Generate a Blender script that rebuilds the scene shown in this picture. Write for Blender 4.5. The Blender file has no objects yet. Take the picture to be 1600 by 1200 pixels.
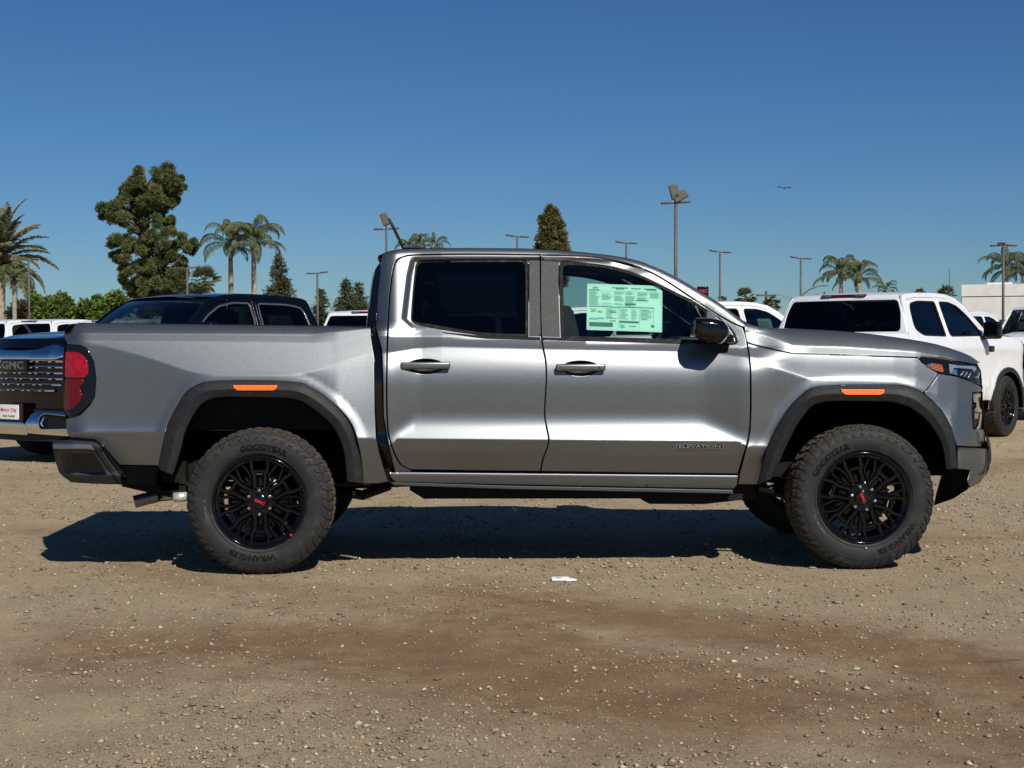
import bpy, bmesh, math, random
import numpy as np
from mathutils import Vector, Matrix
from mathutils.geometry import delaunay_2d_cdt

random.seed(7)
np.random.seed(7)
SC = bpy.context.scene
COL = SC.collection
R = math.radians

# ------------------------------------------------------------------ camera
F = 2219.0
CAM = Vector((0.0, -7.9, 1.285))
YAW, PIT, ROLL = R(1.7), R(1.6), R(0.22)
fwd = Vector((math.sin(YAW) * math.cos(PIT), math.cos(YAW) * math.cos(PIT), -math.sin(PIT)))
rgt0 = Vector((math.cos(YAW), -math.sin(YAW), 0))
up0 = rgt0.cross(fwd)
rgt = rgt0 * math.cos(ROLL) - up0 * math.sin(ROLL)
upv = up0 * math.cos(ROLL) + rgt0 * math.sin(ROLL)
cam_d = bpy.data.cameras.new("camera")
cam = bpy.data.objects.new("camera", cam_d)
COL.objects.link(cam)
cam.matrix_world = Matrix(((rgt.x, upv.x, -fwd.x, CAM.x), (rgt.y, upv.y, -fwd.y, CAM.y),
                           (rgt.z, upv.z, -fwd.z, CAM.z), (0, 0, 0, 1)))
cam_d.sensor_width = 36
cam_d.lens = F / 1600 * 36
cam_d.clip_start = 0.1
cam_d.clip_end = 6000
SC.camera = cam

# ------------------------------------------------------------------ light
SUN = Vector((0.40, -1.0, 0.98)).normalized()      # towards the sun
w = bpy.data.worlds.new("World")
SC.world = w
w.use_nodes = True
wn = w.node_tree
bg = wn.nodes["Background"]
sky = wn.nodes.new("ShaderNodeTexSky")
sky.sky_type = 'NISHITA'
sky.sun_disc = False
sky.sun_elevation = math.asin(SUN.z)
sky.sun_rotation = math.atan2(SUN.x, SUN.y)
sky.altitude = 100
sky.air_density = 1.0
sky.dust_density = 0.0
sky.ozone_density = 3.0
hs = wn.nodes.new('ShaderNodeHueSaturation')
hs.inputs['Saturation'].default_value = 1.15
wn.links.new(sky.outputs[0], hs.inputs['Color'])
grade = wn.nodes.new('ShaderNodeMix')            # clear, deep blue autumn air
grade.data_type = 'RGBA'
grade.blend_type = 'MULTIPLY'
grade.inputs[0].default_value = 1.0
grade.inputs[7].default_value = (0.49, 0.725, 1.0, 1)
wn.links.new(hs.outputs[0], grade.inputs[6])
wn.links.new(grade.outputs[2], bg.inputs[0])
bg.inputs[1].default_value = 0.0585
sd = bpy.data.lights.new("sun", 'SUN')
sd.energy = 5.0
sd.angle = R(0.53)
sd.color = (1.0, 0.955, 0.88)
so = bpy.data.objects.new("sun", sd)
COL.objects.link(so)
so.rotation_euler = SUN.to_track_quat('Z', 'Y').to_euler()
SC.view_settings.view_transform = 'Standard'
SC.view_settings.look = 'None'
SC.view_settings.gamma = 1
SC.view_settings.use_curve_mapping = False
SC.view_settings.exposure = 0.0
SC.render.engine = 'CYCLES'
SC.cycles.max_bounces = 8
SC.cycles.transparent_max_bounces = 16
SC.cycles.use_denoising = True


def P(px, py, Y):
    """point of the photograph's ray through (px, py) at the upright plane y = Y"""
    d = rgt * ((px - 800) / F) + upv * ((600 - py) / F) + fwd
    t = (Y - CAM.y) / d.y
    return CAM + d * t


RH = Vector((rgt0.x, rgt0.y, 0))
FH = Vector((math.sin(YAW), math.cos(YAW), 0))


def G(px, dist, row=None):
    p = CAM + FH * dist + RH * ((px - 800) / F * dist)
    hr = 538 - (px - 800) * math.tan(ROLL)
    p.z = 0 if row is None else CAM.z + (hr - row) / F * dist
    return p


# ------------------------------------------------------------------ materials
def mat(name, col, rough=0.5, metal=0.0, coat=0.0, spec=0.5, noise=None, bump=None, trans=0.0, coat_rough=0.03):
    m = bpy.data.materials.new(name)
    m.use_nodes = True
    nt = m.node_tree
    b = nt.nodes["Principled BSDF"]
    b.inputs["Base Color"].default_value = (*col, 1)
    b.inputs["Roughness"].default_value = rough
    b.inputs["Metallic"].default_value = metal
    b.inputs["Coat Weight"].default_value = coat
    b.inputs["Coat Roughness"].default_value = coat_rough
    b.inputs["Specular IOR Level"].default_value = spec
    b.inputs["Transmission Weight"].default_value = trans
    tc = nt.nodes.new("ShaderNodeTexCoord")
    if noise:                       # (scale, other colour, contrast lo, hi)
        n = nt.nodes.new("ShaderNodeTexNoise")
        n.inputs["Scale"].default_value = noise[0]
        n.inputs["Detail"].default_value = 6
        r = nt.nodes.new("ShaderNodeMapRange")
        r.inputs[1].default_value = noise[2]
        r.inputs[2].default_value = noise[3]
        mx = nt.nodes.new("ShaderNodeMix")
        mx.data_type = 'RGBA'
        mx.inputs[6].default_value = (*col, 1)
        mx.inputs[7].default_value = (*noise[1], 1)
        nt.links.new(tc.outputs["Object"], n.inputs["Vector"])
        nt.links.new(n.outputs["Fac"], r.inputs[0])
        nt.links.new(r.outputs[0], mx.inputs[0])
        nt.links.new(mx.outputs[2], b.inputs["Base Color"])
    if bump:                        # (scale, strength, distance)
        n = nt.nodes.new("ShaderNodeTexNoise")
        n.inputs["Scale"].default_value = bump[0]
        n.inputs["Detail"].default_value = 4
        bp = nt.nodes.new("ShaderNodeBump")
        bp.inputs["Strength"].default_value = bump[1]
        bp.inputs["Distance"].default_value = bump[2]
        nt.links.new(tc.outputs["Object"], n.inputs["Vector"])
        nt.links.new(n.outputs["Fac"], bp.inputs["Height"])
        nt.links.new(bp.outputs[0], b.inputs["Normal"])
    return m


def glass_mat(name, tint, gloss=1.0):
    """thin car glass: tinted see-through plus a mirror reflection by Fresnel"""
    m = bpy.data.materials.new(name)
    m.use_nodes = True
    nt = m.node_tree
    nt.nodes.clear()
    o = nt.nodes.new("ShaderNodeOutputMaterial")
    t = nt.nodes.new("ShaderNodeBsdfTransparent")
    t.inputs[0].default_value = (*tint, 1)
    g = nt.nodes.new("ShaderNodeBsdfGlossy")
    g.inputs["Roughness"].default_value = 0.01
    g.inputs[0].default_value = (gloss, gloss, gloss, 1)
    f = nt.nodes.new("ShaderNodeFresnel")
    f.inputs[0].default_value = 1.42
    mx = nt.nodes.new("ShaderNodeMixShader")
    nt.links.new(f.outputs[0], mx.inputs[0])
    nt.links.new(t.outputs[0], mx.inputs[1])
    nt.links.new(g.outputs[0], mx.inputs[2])
    nt.links.new(mx.outputs[0], o.inputs[0])
    return m


def paint_mat(name, col, dust=(0.42, 0.38, 0.33), metal=0.9, rough=0.40, flake=0.03):
    m = bpy.data.materials.new(name)
    m.use_nodes = True
    nt = m.node_tree
    L = nt.links.new
    b = nt.nodes["Principled BSDF"]
    b.inputs["Metallic"].default_value = metal
    b.inputs["Roughness"].default_value = rough
    b.inputs["Coat Weight"].default_value = 0.5
    b.inputs["Coat Roughness"].default_value = 0.06
    tc = nt.nodes.new("ShaderNodeTexCoord")
    n1 = nt.nodes.new("ShaderNodeTexNoise")      # flake sparkle
    n1.inputs["Scale"].default_value = 260
    n1.inputs["Detail"].default_value = 2
    n2 = nt.nodes.new("ShaderNodeTexNoise")      # water-spot mottling and dust
    n2.inputs["Scale"].default_value = 70
    n2.inputs["Detail"].default_value = 8
    n2.inputs["Roughness"].default_value = 0.7
    for n in (n1, n2):
        L(tc.outputs["Object"], n.inputs["Vector"])
    r1 = nt.nodes.new("ShaderNodeMapRange")
    r1.inputs[1].default_value = 0.3
    r1.inputs[2].default_value = 0.7
    r1.inputs[3].default_value = 0.88
    r1.inputs[4].default_value = 1.12
    L(n1.outputs["Fac"], r1.inputs[0])
    vm = nt.nodes.new("ShaderNodeVectorMath")
    vm.operation = 'SCALE'
    vm.inputs[0].default_value = col
    L(r1.outputs[0], vm.inputs["Scale"])
    r2 = nt.nodes.new("ShaderNodeMapRange")
    r2.inputs[1].default_value = 0.52
    r2.inputs[2].default_value = 0.8
    r2.inputs[3].default_value = 0.0
    r2.inputs[4].default_value = 0.16
    L(n2.outputs["Fac"], r2.inputs[0])
    mx = nt.nodes.new("ShaderNodeMix")
    mx.data_type = 'RGBA'
    L(r2.outputs[0], mx.inputs[0])
    L(vm.outputs[0], mx.inputs[6])
    mx.inputs[7].default_value = (*dust, 1)
    L(mx.outputs[2], b.inputs["Base Color"])
    r3 = nt.nodes.new("ShaderNodeMapRange")
    r3.inputs[1].default_value = 0.35
    r3.inputs[2].default_value = 0.75
    r3.inputs[3].default_value = rough - 0.01
    r3.inputs[4].default_value = rough + 0.03
    L(n2.outputs["Fac"], r3.inputs[0])
    L(r3.outputs[0], b.inputs["Roughness"])
    bp = nt.nodes.new("ShaderNodeBump")
    bp.inputs["Strength"].default_value = flake
    bp.inputs["Distance"].default_value = 0.002
    L(n1.outputs["Fac"], bp.inputs["Height"])
    L(bp.outputs[0], b.inputs["Normal"])
    return m


M = {}
M['silver'] = paint_mat("silver_paint", (0.195, 0.206, 0.212))
M['white'] = mat("white_paint", (0.74, 0.75, 0.76), 0.35, coat=0.6, noise=(9, (0.66, 0.66, 0.65), 0.5, 0.8))
M['blackpaint'] = mat("black_paint", (0.002, 0.003, 0.006), 0.10, spec=.3)
M['gloss'] = mat("gloss_black", (0.0025, 0.0025, 0.003), 0.09, spec=.5)
M['sill'] = mat("sill_grey", (0.03, 0.033, 0.037), 0.4, metal=0.2)
M['applique'] = mat("dark_grey_pillar_film", (0.045, 0.044, 0.043), 0.55, spec=.3, noise=(60, (0.08, 0.077, 0.07), 0.5, 0.8))
M['plastic'] = mat("textured_black_plastic", (0.0125, 0.013, 0.014), 0.55, spec=.35, noise=(40, (0.032, 0.030, 0.027), 0.5, 0.85), bump=(900, 0.3, 0.001))
M['trim'] = mat("window_trim", (0.010, 0.010, 0.010), 0.6, spec=.12, noise=(30, (0.045, 0.042, 0.04), 0.5, 0.8))
M['dark'] = mat("wheel_well_liner", (0.002, 0.002, 0.002), 0.95, spec=.05, noise=(12, (0.004, 0.004, 0.003), 0.5, 0.8))
M['chassis'] = mat("chassis_black", (0.006, 0.006, 0.006), 0.7, spec=.2, noise=(14, (0.016, 0.014, 0.011), 0.5, 0.8))
M['rubber'] = mat("tyre_rubber", (0.0165, 0.0165, 0.0165), 0.68, spec=.35, noise=(18, (0.045, 0.040, 0.034), 0.5, 0.85), bump=(300, 0.15, 0.001))
M['shoulder'] = mat("tyre_shoulder", (0.03, 0.027, 0.023), 0.85, spec=.2, noise=(30, (0.05, 0.042, 0.033), 0.4, 0.7))
M['tread'] = mat("dusty_tread", (0.075, 0.058, 0.04), 0.9, noise=(40, (0.03, 0.026, 0.022), 0.42, 0.62), bump=(200, 0.3, 0.002))
M['letter'] = mat("raised_rubber_letters", (0.003, 0.003, 0.003), 0.6, spec=.2)
M['steel'] = mat("brushed_steel", (0.42, 0.41, 0.39), 0.3, metal=1.0, noise=(30, (0.3, 0.27, 0.23), 0.5, 0.8))
M['chrome'] = mat("chrome", (0.75, 0.76, 0.78), 0.06, metal=1.0)
M['bezel'] = mat("satin_grey_trim", (0.25, 0.26, 0.27), 0.25, metal=0.8)
M['disc'] = mat("brake_disc", (0.25, 0.24, 0.23), 0.4, metal=0.9, noise=(60, (0.15, 0.12, 0.09), 0.5, 0.8))
M['amber'] = mat("amber_lens", (0.95, 0.17, 0.004), 0.35, coat=.4, noise=(130, (0.8, 0.1, 0.0), 0.45, 0.75))
M['amberdark'] = mat("amber_lens_deep", (0.42, 0.12, 0.02), 0.25, coat=1.0, noise=(200, (0.1, 0.03, 0.01), 0.4, 0.6))
M['red'] = mat("red_lens", (0.38, 0.002, 0.012), 0.12, spec=.4, coat=.3, noise=(30, (0.20, 0.0, 0.006), 0.4, 0.65))
M['reddark'] = mat("red_lens_deep", (0.13, 0.001, 0.004), 0.15, spec=.4, noise=(50, (0.07, 0.0, 0.002), 0.45, 0.7))
M['lamp'] = mat("lamp_reflector", (0.55, 0.6, 0.66), 0.15, metal=0.7, noise=(90, (0.25, 0.3, 0.36), 0.4, 0.65))
M['smoke'] = mat("smoked_lens", (0.006, 0.007, 0.009), 0.10, spec=0.25)
M['cloth'] = mat("seat_cloth", (0.018, 0.018, 0.02), 0.9, noise=(40, (0.03, 0.03, 0.03), 0.4, 0.7))
M['dash'] = mat("dashboard", (0.02, 0.02, 0.022), 0.6)
M['paper'] = mat("mint_window_paper", (0.60, 0.86, 0.74), 0.8, noise=(70, (0.56, 0.83, 0.71), 0.4, 0.7))
M['papervis'] = mat("white_paper", (0.78, 0.77, 0.74), 0.8)
M['ink'] = mat("grey_green_ink", (0.10, 0.22, 0.18), 0.8)
M['ink2'] = mat("pale_print", (0.26, 0.50, 0.42), 0.8)
M['inkcyan'] = mat("cyan_print", (0.12, 0.55, 0.6), 0.8)
M['redink'] = mat("red_print", (0.5, 0.02, 0.03), 0.6)
M['blackink'] = mat("black_print", (0.02, 0.02, 0.03), 0.6)
M['redbadge'] = mat("red_badge", (0.55, 0.02, 0.04), 0.3, coat=0.5)
M['glass'] = glass_mat("clear_car_glass", (0.66, 0.76, 0.73))
M['tint'] = glass_mat("privacy_glass", (0.06, 0.07, 0.08), .7)
M['tint2'] = glass_mat("dark_car_glass", (0.26, 0.31, 0.33), .7)
M['galv'] = mat("lamp_post_metal", (0.07, 0.065, 0.058), 0.6, noise=(8, (0.10, 0.088, 0.075), 0.4, 0.7))
M['lens'] = mat("lamp_head_lens", (0.10, 0.10, 0.07), 0.4)
M['concrete'] = mat("pale_concrete", (0.62, 0.61, 0.57), 0.9, noise=(1.5, (0.54, 0.53, 0.49), 0.4, 0.7), bump=(20, 0.2, 0.02))
M['fencebeige'] = mat("beige_block", (0.36, 0.31, 0.25), 0.9, noise=(3, (0.28, 0.24, 0.2), 0.4, 0.7))
M['bark'] = mat("bark", (0.07, 0.05, 0.035), 0.95, noise=(6, (0.12, 0.09, 0.065), 0.4, 0.65), bump=(30, 0.6, 0.03))
M['palmbark'] = mat("palm_bark", (0.25, 0.2, 0.16), 0.95, noise=(5, (0.38, 0.32, 0.26), 0.4, 0.65), bump=(20, 0.6, 0.03))
M['thatch'] = mat("dry_thatch", (0.30, 0.2, 0.11), 0.95, noise=(4, (0.2, 0.13, 0.07), 0.4, 0.65))
M['dates'] = mat("orange_date_stalks", (0.5, 0.22, 0.05), 0.8)


def leaf_mat(name, c1, c2, scale=1.2):
    m = mat(name, c1, 0.7, noise=(scale, c2, 0.38, 0.62), spec=0.25)
    nt = m.node_tree
    b = nt.nodes["Principled BSDF"]
    o = nt.nodes["Material Output"]
    tr = nt.nodes.new("ShaderNodeBsdfTranslucent")
    mix = nt.nodes.new("ShaderNodeMixShader")
    mix.inputs[0].default_value = 0.22
    src = b.inputs["Base Color"].links[0].from_socket
    nt.links.new(src, tr.inputs[0])
    nt.links.new(b.outputs[0], mix.inputs[1])
    nt.links.new(tr.outputs[0], mix.inputs[2])
    nt.links.new(mix.outputs[0], o.inputs[0])
    return m


M['pine'] = leaf_mat("pine_needles", (0.075, 0.098, 0.034), (0.15, 0.168, 0.056), 1.1)
M['bushy'] = leaf_mat("broadleaf_green", (0.07, 0.115, 0.02), (0.15, 0.20, 0.04), 1.0)
M['spruce'] = leaf_mat("conifer_needles", (0.05, 0.065, 0.03), (0.10, 0.10, 0.045), 1.2)
M['cypress'] = leaf_mat("cypress_foliage", (0.10, 0.105, 0.035), (0.17, 0.155, 0.06), 1.5)
M['frond'] = leaf_mat("queen_palm_frond", (0.10, 0.13, 0.05), (0.17, 0.19, 0.09), 2)
M['datefrond'] = leaf_mat("date_palm_frond", (0.19, 0.20, 0.10), (0.30, 0.29, 0.17), 2)


# ------------------------------------------------------------------ mesh helpers
def link(name, me, parent=None, mats=None):
    o = bpy.data.objects.new(name, me)
    COL.objects.link(o)
    if parent is not None:
        o.parent = parent
    if mats is not None and me is not None:
        for m in (mats if isinstance(mats, (list, tuple)) else [mats]):
            me.materials.append(m)
    return o


def thing(name, label, cat, loc=(0, 0, 0), rz=0, group=None):
    o = bpy.data.objects.new(name, None)
    COL.objects.link(o)
    o.location = loc
    o.rotation_euler = (0, 0, rz)
    o.empty_display_size = 0.3
    o['label'] = label
    o['category'] = cat
    if group:
        o['group'] = group
    return o


def group_empty(name, parent, loc=(0, 0, 0)):
    o = bpy.data.objects.new(name, None)
    COL.objects.link(o)
    o.parent = parent
    o.location = loc
    return o


def tag(o, label, cat, group=None):
    o['label'] = label
    o['category'] = cat
    if group:
        o['group'] = group
    return o


class MB:
    """collects geometry and links it as ONE mesh object"""

    def __init__(s):
        s.v, s.f, s.m, s.sm = [], [], [], []

    def add(s, vs, fs, mi=0, smooth=False):
        o = len(s.v)
        s.v += [tuple(p) for p in vs]
        s.f += [tuple(i + o for i in f) for f in fs]
        s.m += [mi] * len(fs)
        s.sm += [smooth] * len(fs)
        return s

    def box(s, lo, hi, mi=0, mt=None):
        (a, b, c), (d, e, f) = lo, hi
        vs = [(a, b, c), (d, b, c), (d, e, c), (a, e, c), (a, b, f), (d, b, f), (d, e, f), (a, e, f)]
        if mt is not None:
            vs = [mt @ Vector(v) for v in vs]
        return s.add(vs, [(0, 3, 2, 1), (4, 5, 6, 7), (0, 1, 5, 4), (1, 2, 6, 5), (2, 3, 7, 6), (3, 0, 4, 7)], mi)

    def rbox(s, lo, hi, r=0.01, mi=0, mt=None, seg=2):
        bm = bmesh.new()
        bmesh.ops.create_cube(bm, size=1)
        c = [(lo[i] + hi[i]) / 2 for i in range(3)]
        d = [hi[i] - lo[i] for i in range(3)]
        for v in bm.verts:
            v.co = Vector([c[i] + v.co[i] * d[i] for i in range(3)])
        r = min(r, min(d) * 0.48)
        bmesh.ops.bevel(bm, geom=bm.edges[:], offset=r, segments=seg, affect='EDGES', profile=0.5)
        bm.verts.index_update()
        vs = [v.co.copy() for v in bm.verts]
        if mt is not None:
            vs = [mt @ v for v in vs]
        s.add(vs, [[v.index for v in f.verts] for f in bm.faces], mi, True)
        bm.free()
        return s

    def tube(s, pts, rad, n=10, mi=0, cap=True):
        pts = [Vector(p) for p in pts]
        rs = rad if isinstance(rad, (list, tuple)) else [rad] * len(pts)
        vs, fs = [], []
        t0 = (pts[1] - pts[0]).normalized()
        a = t0.orthogonal().normalized()
        for i, p in enumerate(pts):
            t = (pts[min(i + 1, len(pts) - 1)] - pts[max(i - 1, 0)]).normalized()
            a = (a - t * a.dot(t))
            a = a.normalized() if a.length > 1e-6 else t.orthogonal().normalized()
            b = t.cross(a)
            for k in range(n):
                an = 2 * math.pi * k / n
                vs.append(p + (a * math.cos(an) + b * math.sin(an)) * rs[i])
        for i in range(len(pts) - 1):
            for k in range(n):
                fs.append((i * n + k, i * n + (k + 1) % n, (i + 1) * n + (k + 1) % n, (i + 1) * n + k))
        if cap:
            fs.append(tuple(range(n))[::-1])
            fs.append(tuple((len(pts) - 1) * n + k for k in range(n)))
        return s.add(vs, fs, mi, True)

    def lathe(s, prof, n=48, mi=0, axis='y', c=(0, 0, 0)):
        """prof: (radius, along) pairs; revolve about the y axis"""
        vs, fs = [], []
        for r, y in prof:
            for k in range(n):
                a = 2 * math.pi * k / n
                vs.append((c[0] + r * math.cos(a), c[1] + y, c[2] + r * math.sin(a)))
        for i in range(len(prof) - 1):
            for k in range(n):
                fs.append((i * n + k, i * n + (k + 1) % n, (i + 1) * n + (k + 1) % n, (i + 1) * n + k))
        return s.add(vs, fs, mi, True)

    def prism(s, poly, y0, y1, mi=0, chamfer=0.0, f=None):
        """poly in (x, z); front at y0, back at y1, chamfered front edge"""
        n = len(poly)
        area = sum(poly[i][0] * poly[(i + 1) % n][1] - poly[(i + 1) % n][0] * poly[i][1] for i in range(n))
        if area < 0:
            poly = poly[::-1]
        layers = []
        if chamfer > 0:
            layers.append(([p for p in inset(poly, chamfer)], y0))
            layers.append((poly, y0 + chamfer))
        else:
            layers.append((poly, y0))
        layers.append((poly, y1))
        vs = [(p[0], y, p[1]) for lay, y in layers for p in lay]
        if f:
            vs = [f(*v) for v in vs]
        fs = [tuple(range(n))]
        for l in range(len(layers) - 1):
            for k in range(n):
                fs.append((l * n + k, (l + 1) * n + k, (l + 1) * n + (k + 1) % n, l * n + (k + 1) % n))
        fs.append(tuple((len(layers) - 1) * n + k for k in range(n))[::-1])
        return s.add(vs, fs, mi)

    def build(s, name, mats, parent=None, off=None):
        me = bpy.data.meshes.new(name)
        v = s.v if off is None else [(p[0] - off[0], p[1] - off[1], p[2] - off[2]) for p in s.v]
        me.from_pydata(v, [], s.f)
        me.polygons.foreach_set('material_index', s.m)
        me.polygons.foreach_set('use_smooth', s.sm)
        me.update()
        return link(name, me, parent, mats)


def inset(poly, d):
    """offset a counter-clockwise polygon inwards"""
    n = len(poly)
    out = []
    for i in range(n):
        p0, p1, p2 = poly[i - 1], poly[i], poly[(i + 1) % n]
        e1 = (p1[0] - p0[0], p1[1] - p0[1])
        e2 = (p2[0] - p1[0], p2[1] - p1[1])
        l1 = math.hypot(*e1) or 1e-9
        l2 = math.hypot(*e2) or 1e-9
        n1 = (-e1[1] / l1, e1[0] / l1)
        n2 = (-e2[1] / l2, e2[0] / l2)
        bx, by = n1[0] + n2[0], n1[1] + n2[1]
        q = bx * bx + by * by
        if q < 0.4:
            out.append((p1[0] + n1[0] * d, p1[1] + n1[1] * d))
            continue
        k = 2 * d / q
        out.append((p1[0] + bx * k, p1[1] + by * k))
    return out


def cr(pts, step=4.0, closed=False):
    """Catmull-Rom curve through the points"""
    out = []
    n = len(pts)
    rng = range(n if closed else n - 1)
    for i in rng:
        g = lambda k: pts[k % n] if closed else pts[max(0, min(n - 1, k))]
        p0, p1, p2, p3 = g(i - 1), g(i), g(i + 1), g(i + 2)
        k = max(1, int(math.hypot(p2[0] - p1[0], p2[1] - p1[1]) / step))
        for j in range(k):
            t = j / k
            out.append(tuple(0.5 * (2 * p1[a] + (p2[a] - p0[a]) * t + (2 * p0[a] - 5 * p1[a] + 4 * p2[a] - p3[a]) * t * t
                                    + (3 * p1[a] - p0[a] - 3 * p2[a] + p3[a]) * t ** 3) for a in range(2)))
    if not closed:
        out.append(tuple(pts[-1]))
    return out


def rnd_poly(poly, r=3.0, k=3):
    """round every corner of a polygon"""
    out = []
    n = len(poly)
    for i in range(n):
        p0, p1, p2 = [Vector(poly[j % n]) for j in (i - 1, i, i + 1)]
        a, b = p0 - p1, p2 - p1
        ra = min(r, a.length * 0.45)
        rb = min(r, b.length * 0.45)
        s, e = p1 + a.normalized() * ra, p1 + b.normalized() * rb
        for j in range(k + 1):
            t = j / k
            q = s * (1 - t) ** 2 + p1 * 2 * t * (1 - t) + e * t * t
            out.append((q.x, q.y))
    return out


def densify(poly, step):
    out = []
    n = len(poly)
    for i in range(n):
        a, b = poly[i], poly[(i + 1) % n]
        d = math.hypot(b[0] - a[0], b[1] - a[1])
        if d < 1e-4:
            continue
        k = max(1, int(math.ceil(d / step)))
        for j in range(k):
            out.append((a[0] + (b[0] - a[0]) * j / k, a[1] + (b[1] - a[1]) * j / k))
    return out


def pip(poly, x, y):
    p = np.array(poly)
    x = np.asarray(x)[:, None]
    y = np.asarray(y)[:, None]
    x1, y1 = p[:, 0][None], p[:, 1][None]
    q = np.roll(p, -1, axis=0)
    x2, y2 = q[:, 0][None], q[:, 1][None]
    c = ((y1 > y) != (y2 > y)) & (x < (x2 - x1) * (y - y1) / (y2 - y1 + 1e-12) + x1)
    return (c.sum(1) % 2) == 1


def edge_dist(poly, x, y):
    p = np.array(poly)
    q = np.roll(p, -1, axis=0)
    d = q - p
    X = np.stack([x, y], 1)[:, None, :]
    t = ((X - p[None]) * d[None]).sum(2) / ((d ** 2).sum(1)[None] + 1e-12)
    t = np.clip(t, 0, 1)[..., None]
    return np.sqrt((((p[None] + t * d[None]) - X) ** 2).sum(2)).min(1)


def ccw(poly):
    a = sum(poly[i][0] * poly[(i + 1) % len(poly)][1] - poly[(i + 1) % len(poly)][0] * poly[i][1] for i in range(len(poly)))
    return poly if a > 0 else poly[::-1]


def panel(name, outline, depth, m, parent, off, holes=(), step=6.0, feats=(), thick=0.02, edge=1.2, drop=0.004,
          mapf=None, yc=None, cedge=1.0, face=(0, -1, 0), vfeats=()):
    """A sheet-metal panel: outline in (u, v) with v downwards, depth(u, v) inwards; rolled edge, real thickness,
    analytic normals. With yc the mirrored panel of the other side is linked too."""
    mapf = mapf or P
    outline = ccw(densify(outline, step * 0.8))
    holes = [ccw(densify(h, step * 0.8)) for h in holes]
    rings_o = [outline] + holes
    rings_i = [inset(outline, edge)] + [inset(h, -edge) for h in holes]
    pts, edges, loops = [], [], []
    for rg in rings_i:
        s = len(pts)
        pts += rg
        loops.append(list(range(s, len(pts))))
        edges += [(s + i, s + (i + 1) % len(rg)) for i in range(len(rg))]
    arr = np.array(outline)
    lo, hi = arr.min(0), arr.max(0)
    gx, gy = np.meshgrid(np.arange(lo[0] + step / 2, hi[0], step), np.arange(lo[1] + step / 2, hi[1], step))
    gx[1::2] += step / 2
    cand = [(gx.ravel(), gy.ravel(), step * 0.35)]
    for ft in feats:
        us = np.arange(lo[0], hi[0], step * 0.75)
        vv = np.array([ft(u) for u in us])
        for o in (-2.2, -0.8, 0.8, 2.2):
            cand.append((us, vv + o * cedge, edge * 0.5))
    for ft in vfeats:
        vv = np.arange(lo[1], hi[1], step * 0.6)
        uu = np.array([ft(v) for v in vv])
        for o in (-2.6, -1.2, 0, 1.2, 2.6):
            cand.append((uu + o, vv, edge * 0.5))
    for X, Y, md in cand:
        k = pip(rings_i[0], X, Y)
        X, Y = X[k], Y[k]
        if len(X) == 0:
            continue
        ok = edge_dist(rings_i[0], X, Y) > md
        for h in rings_i[1:]:
            ok &= ~pip(h, X, Y)
            ok &= edge_dist(h, X, Y) > md
        pts += list(zip(X[ok].tolist(), Y[ok].tolist()))
    res = delaunay_2d_cdt([Vector(p) for p in pts], edges, [], 0, 1e-4)
    vv, ff = res[0], res[2]
    V = np.array([(v.x, v.y) for v in vv])
    cen = np.array([V[list(f)].mean(0) for f in ff])
    keep = pip(rings_i[0], cen[:, 0], cen[:, 1])
    for h in rings_i[1:]:
        keep &= ~pip(h, cen[:, 0], cen[:, 1])
    ff = [tuple(f) for f, k in zip(ff, keep) if k]
    p3 = lambda u, v, e=0.0: mapf(u, v, depth(u, v) + e)

    def nrm(u, v):
        e = 0.5
        a = p3(u + e, v) - p3(u - e, v)
        b = p3(u, v + e) - p3(u, v - e)
        n = a.cross(b)
        return n.normalized()
    co = [p3(u, v) for u, v in V]
    no = [nrm(u, v) for u, v in V]
    # orientation: outward normal has y towards the viewer's side
    flip = -1 if no[0].dot(Vector(face)) < 0 else 1
    no = [n * flip for n in no]
    vs, ns, fs = list(co), list(no), []
    for f in ff:
        a, b, c = [co[i] for i in f[:3]]
        g = (b - a).cross(c - a)
        fs.append(f if g.dot(no[f[0]]) > 0 else f[::-1])
    for ro, ri in zip(rings_o, rings_i):
        n = len(ro)
        s = len(vs)
        lay = []
        for (a, b) in zip(ro, ri):
            pi, po, pb = p3(*b), mapf(a[0], a[1], depth(*b) + drop), mapf(a[0], a[1], depth(*b) + drop + thick)
            ni = nrm(*b) * flip
            out = (po - pi)
            out = out - ni * out.dot(ni)
            out = out.normalized() if out.length > 1e-9 else ni
            lay.append((pi, ni, po, (ni * 0.5 + out * 0.85).normalized(), out, pb))
        for L in lay:
            vs += [L[0], L[2], L[2], L[5]]
            ns += [L[1], L[3], L[4], L[4]]
        for i in range(n):
            j = (i + 1) % n
            for a, b in ((0, 1), (2, 3)):
                q = (s + i * 4 + a, s + i * 4 + b, s + j * 4 + b, s + j * 4 + a)
                g = (vs[q[1]] - vs[q[0]]).cross(vs[q[2]] - vs[q[0]])
                if g.dot(ns[q[1]]) < 0:
                    q = q[::-1]
                fs.append(q)
    out = []
    for side in ((0, 1) if yc is not None else (0,)):
        me = bpy.data.meshes.new(name)
        if side == 0:
            me.from_pydata([(p.x - off[0], p.y - off[1], p.z - off[2]) for p in vs], [], fs)
            nn = ns
        else:
            me.from_pydata([(p.x - off[0], 2 * yc - p.y - off[1], p.z - off[2]) for p in vs], [], [f[::-1] for f in fs])
            nn = [Vector((n.x, -n.y, n.z)) for n in ns]
        me.polygons.foreach_set('use_smooth', [True] * len(fs))
        me.update()
        me.normals_split_custom_set_from_vertices([tuple(n) for n in nn])
        out.append(link(name, me, parent, m))
    return out


_text_cache = {}


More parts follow.
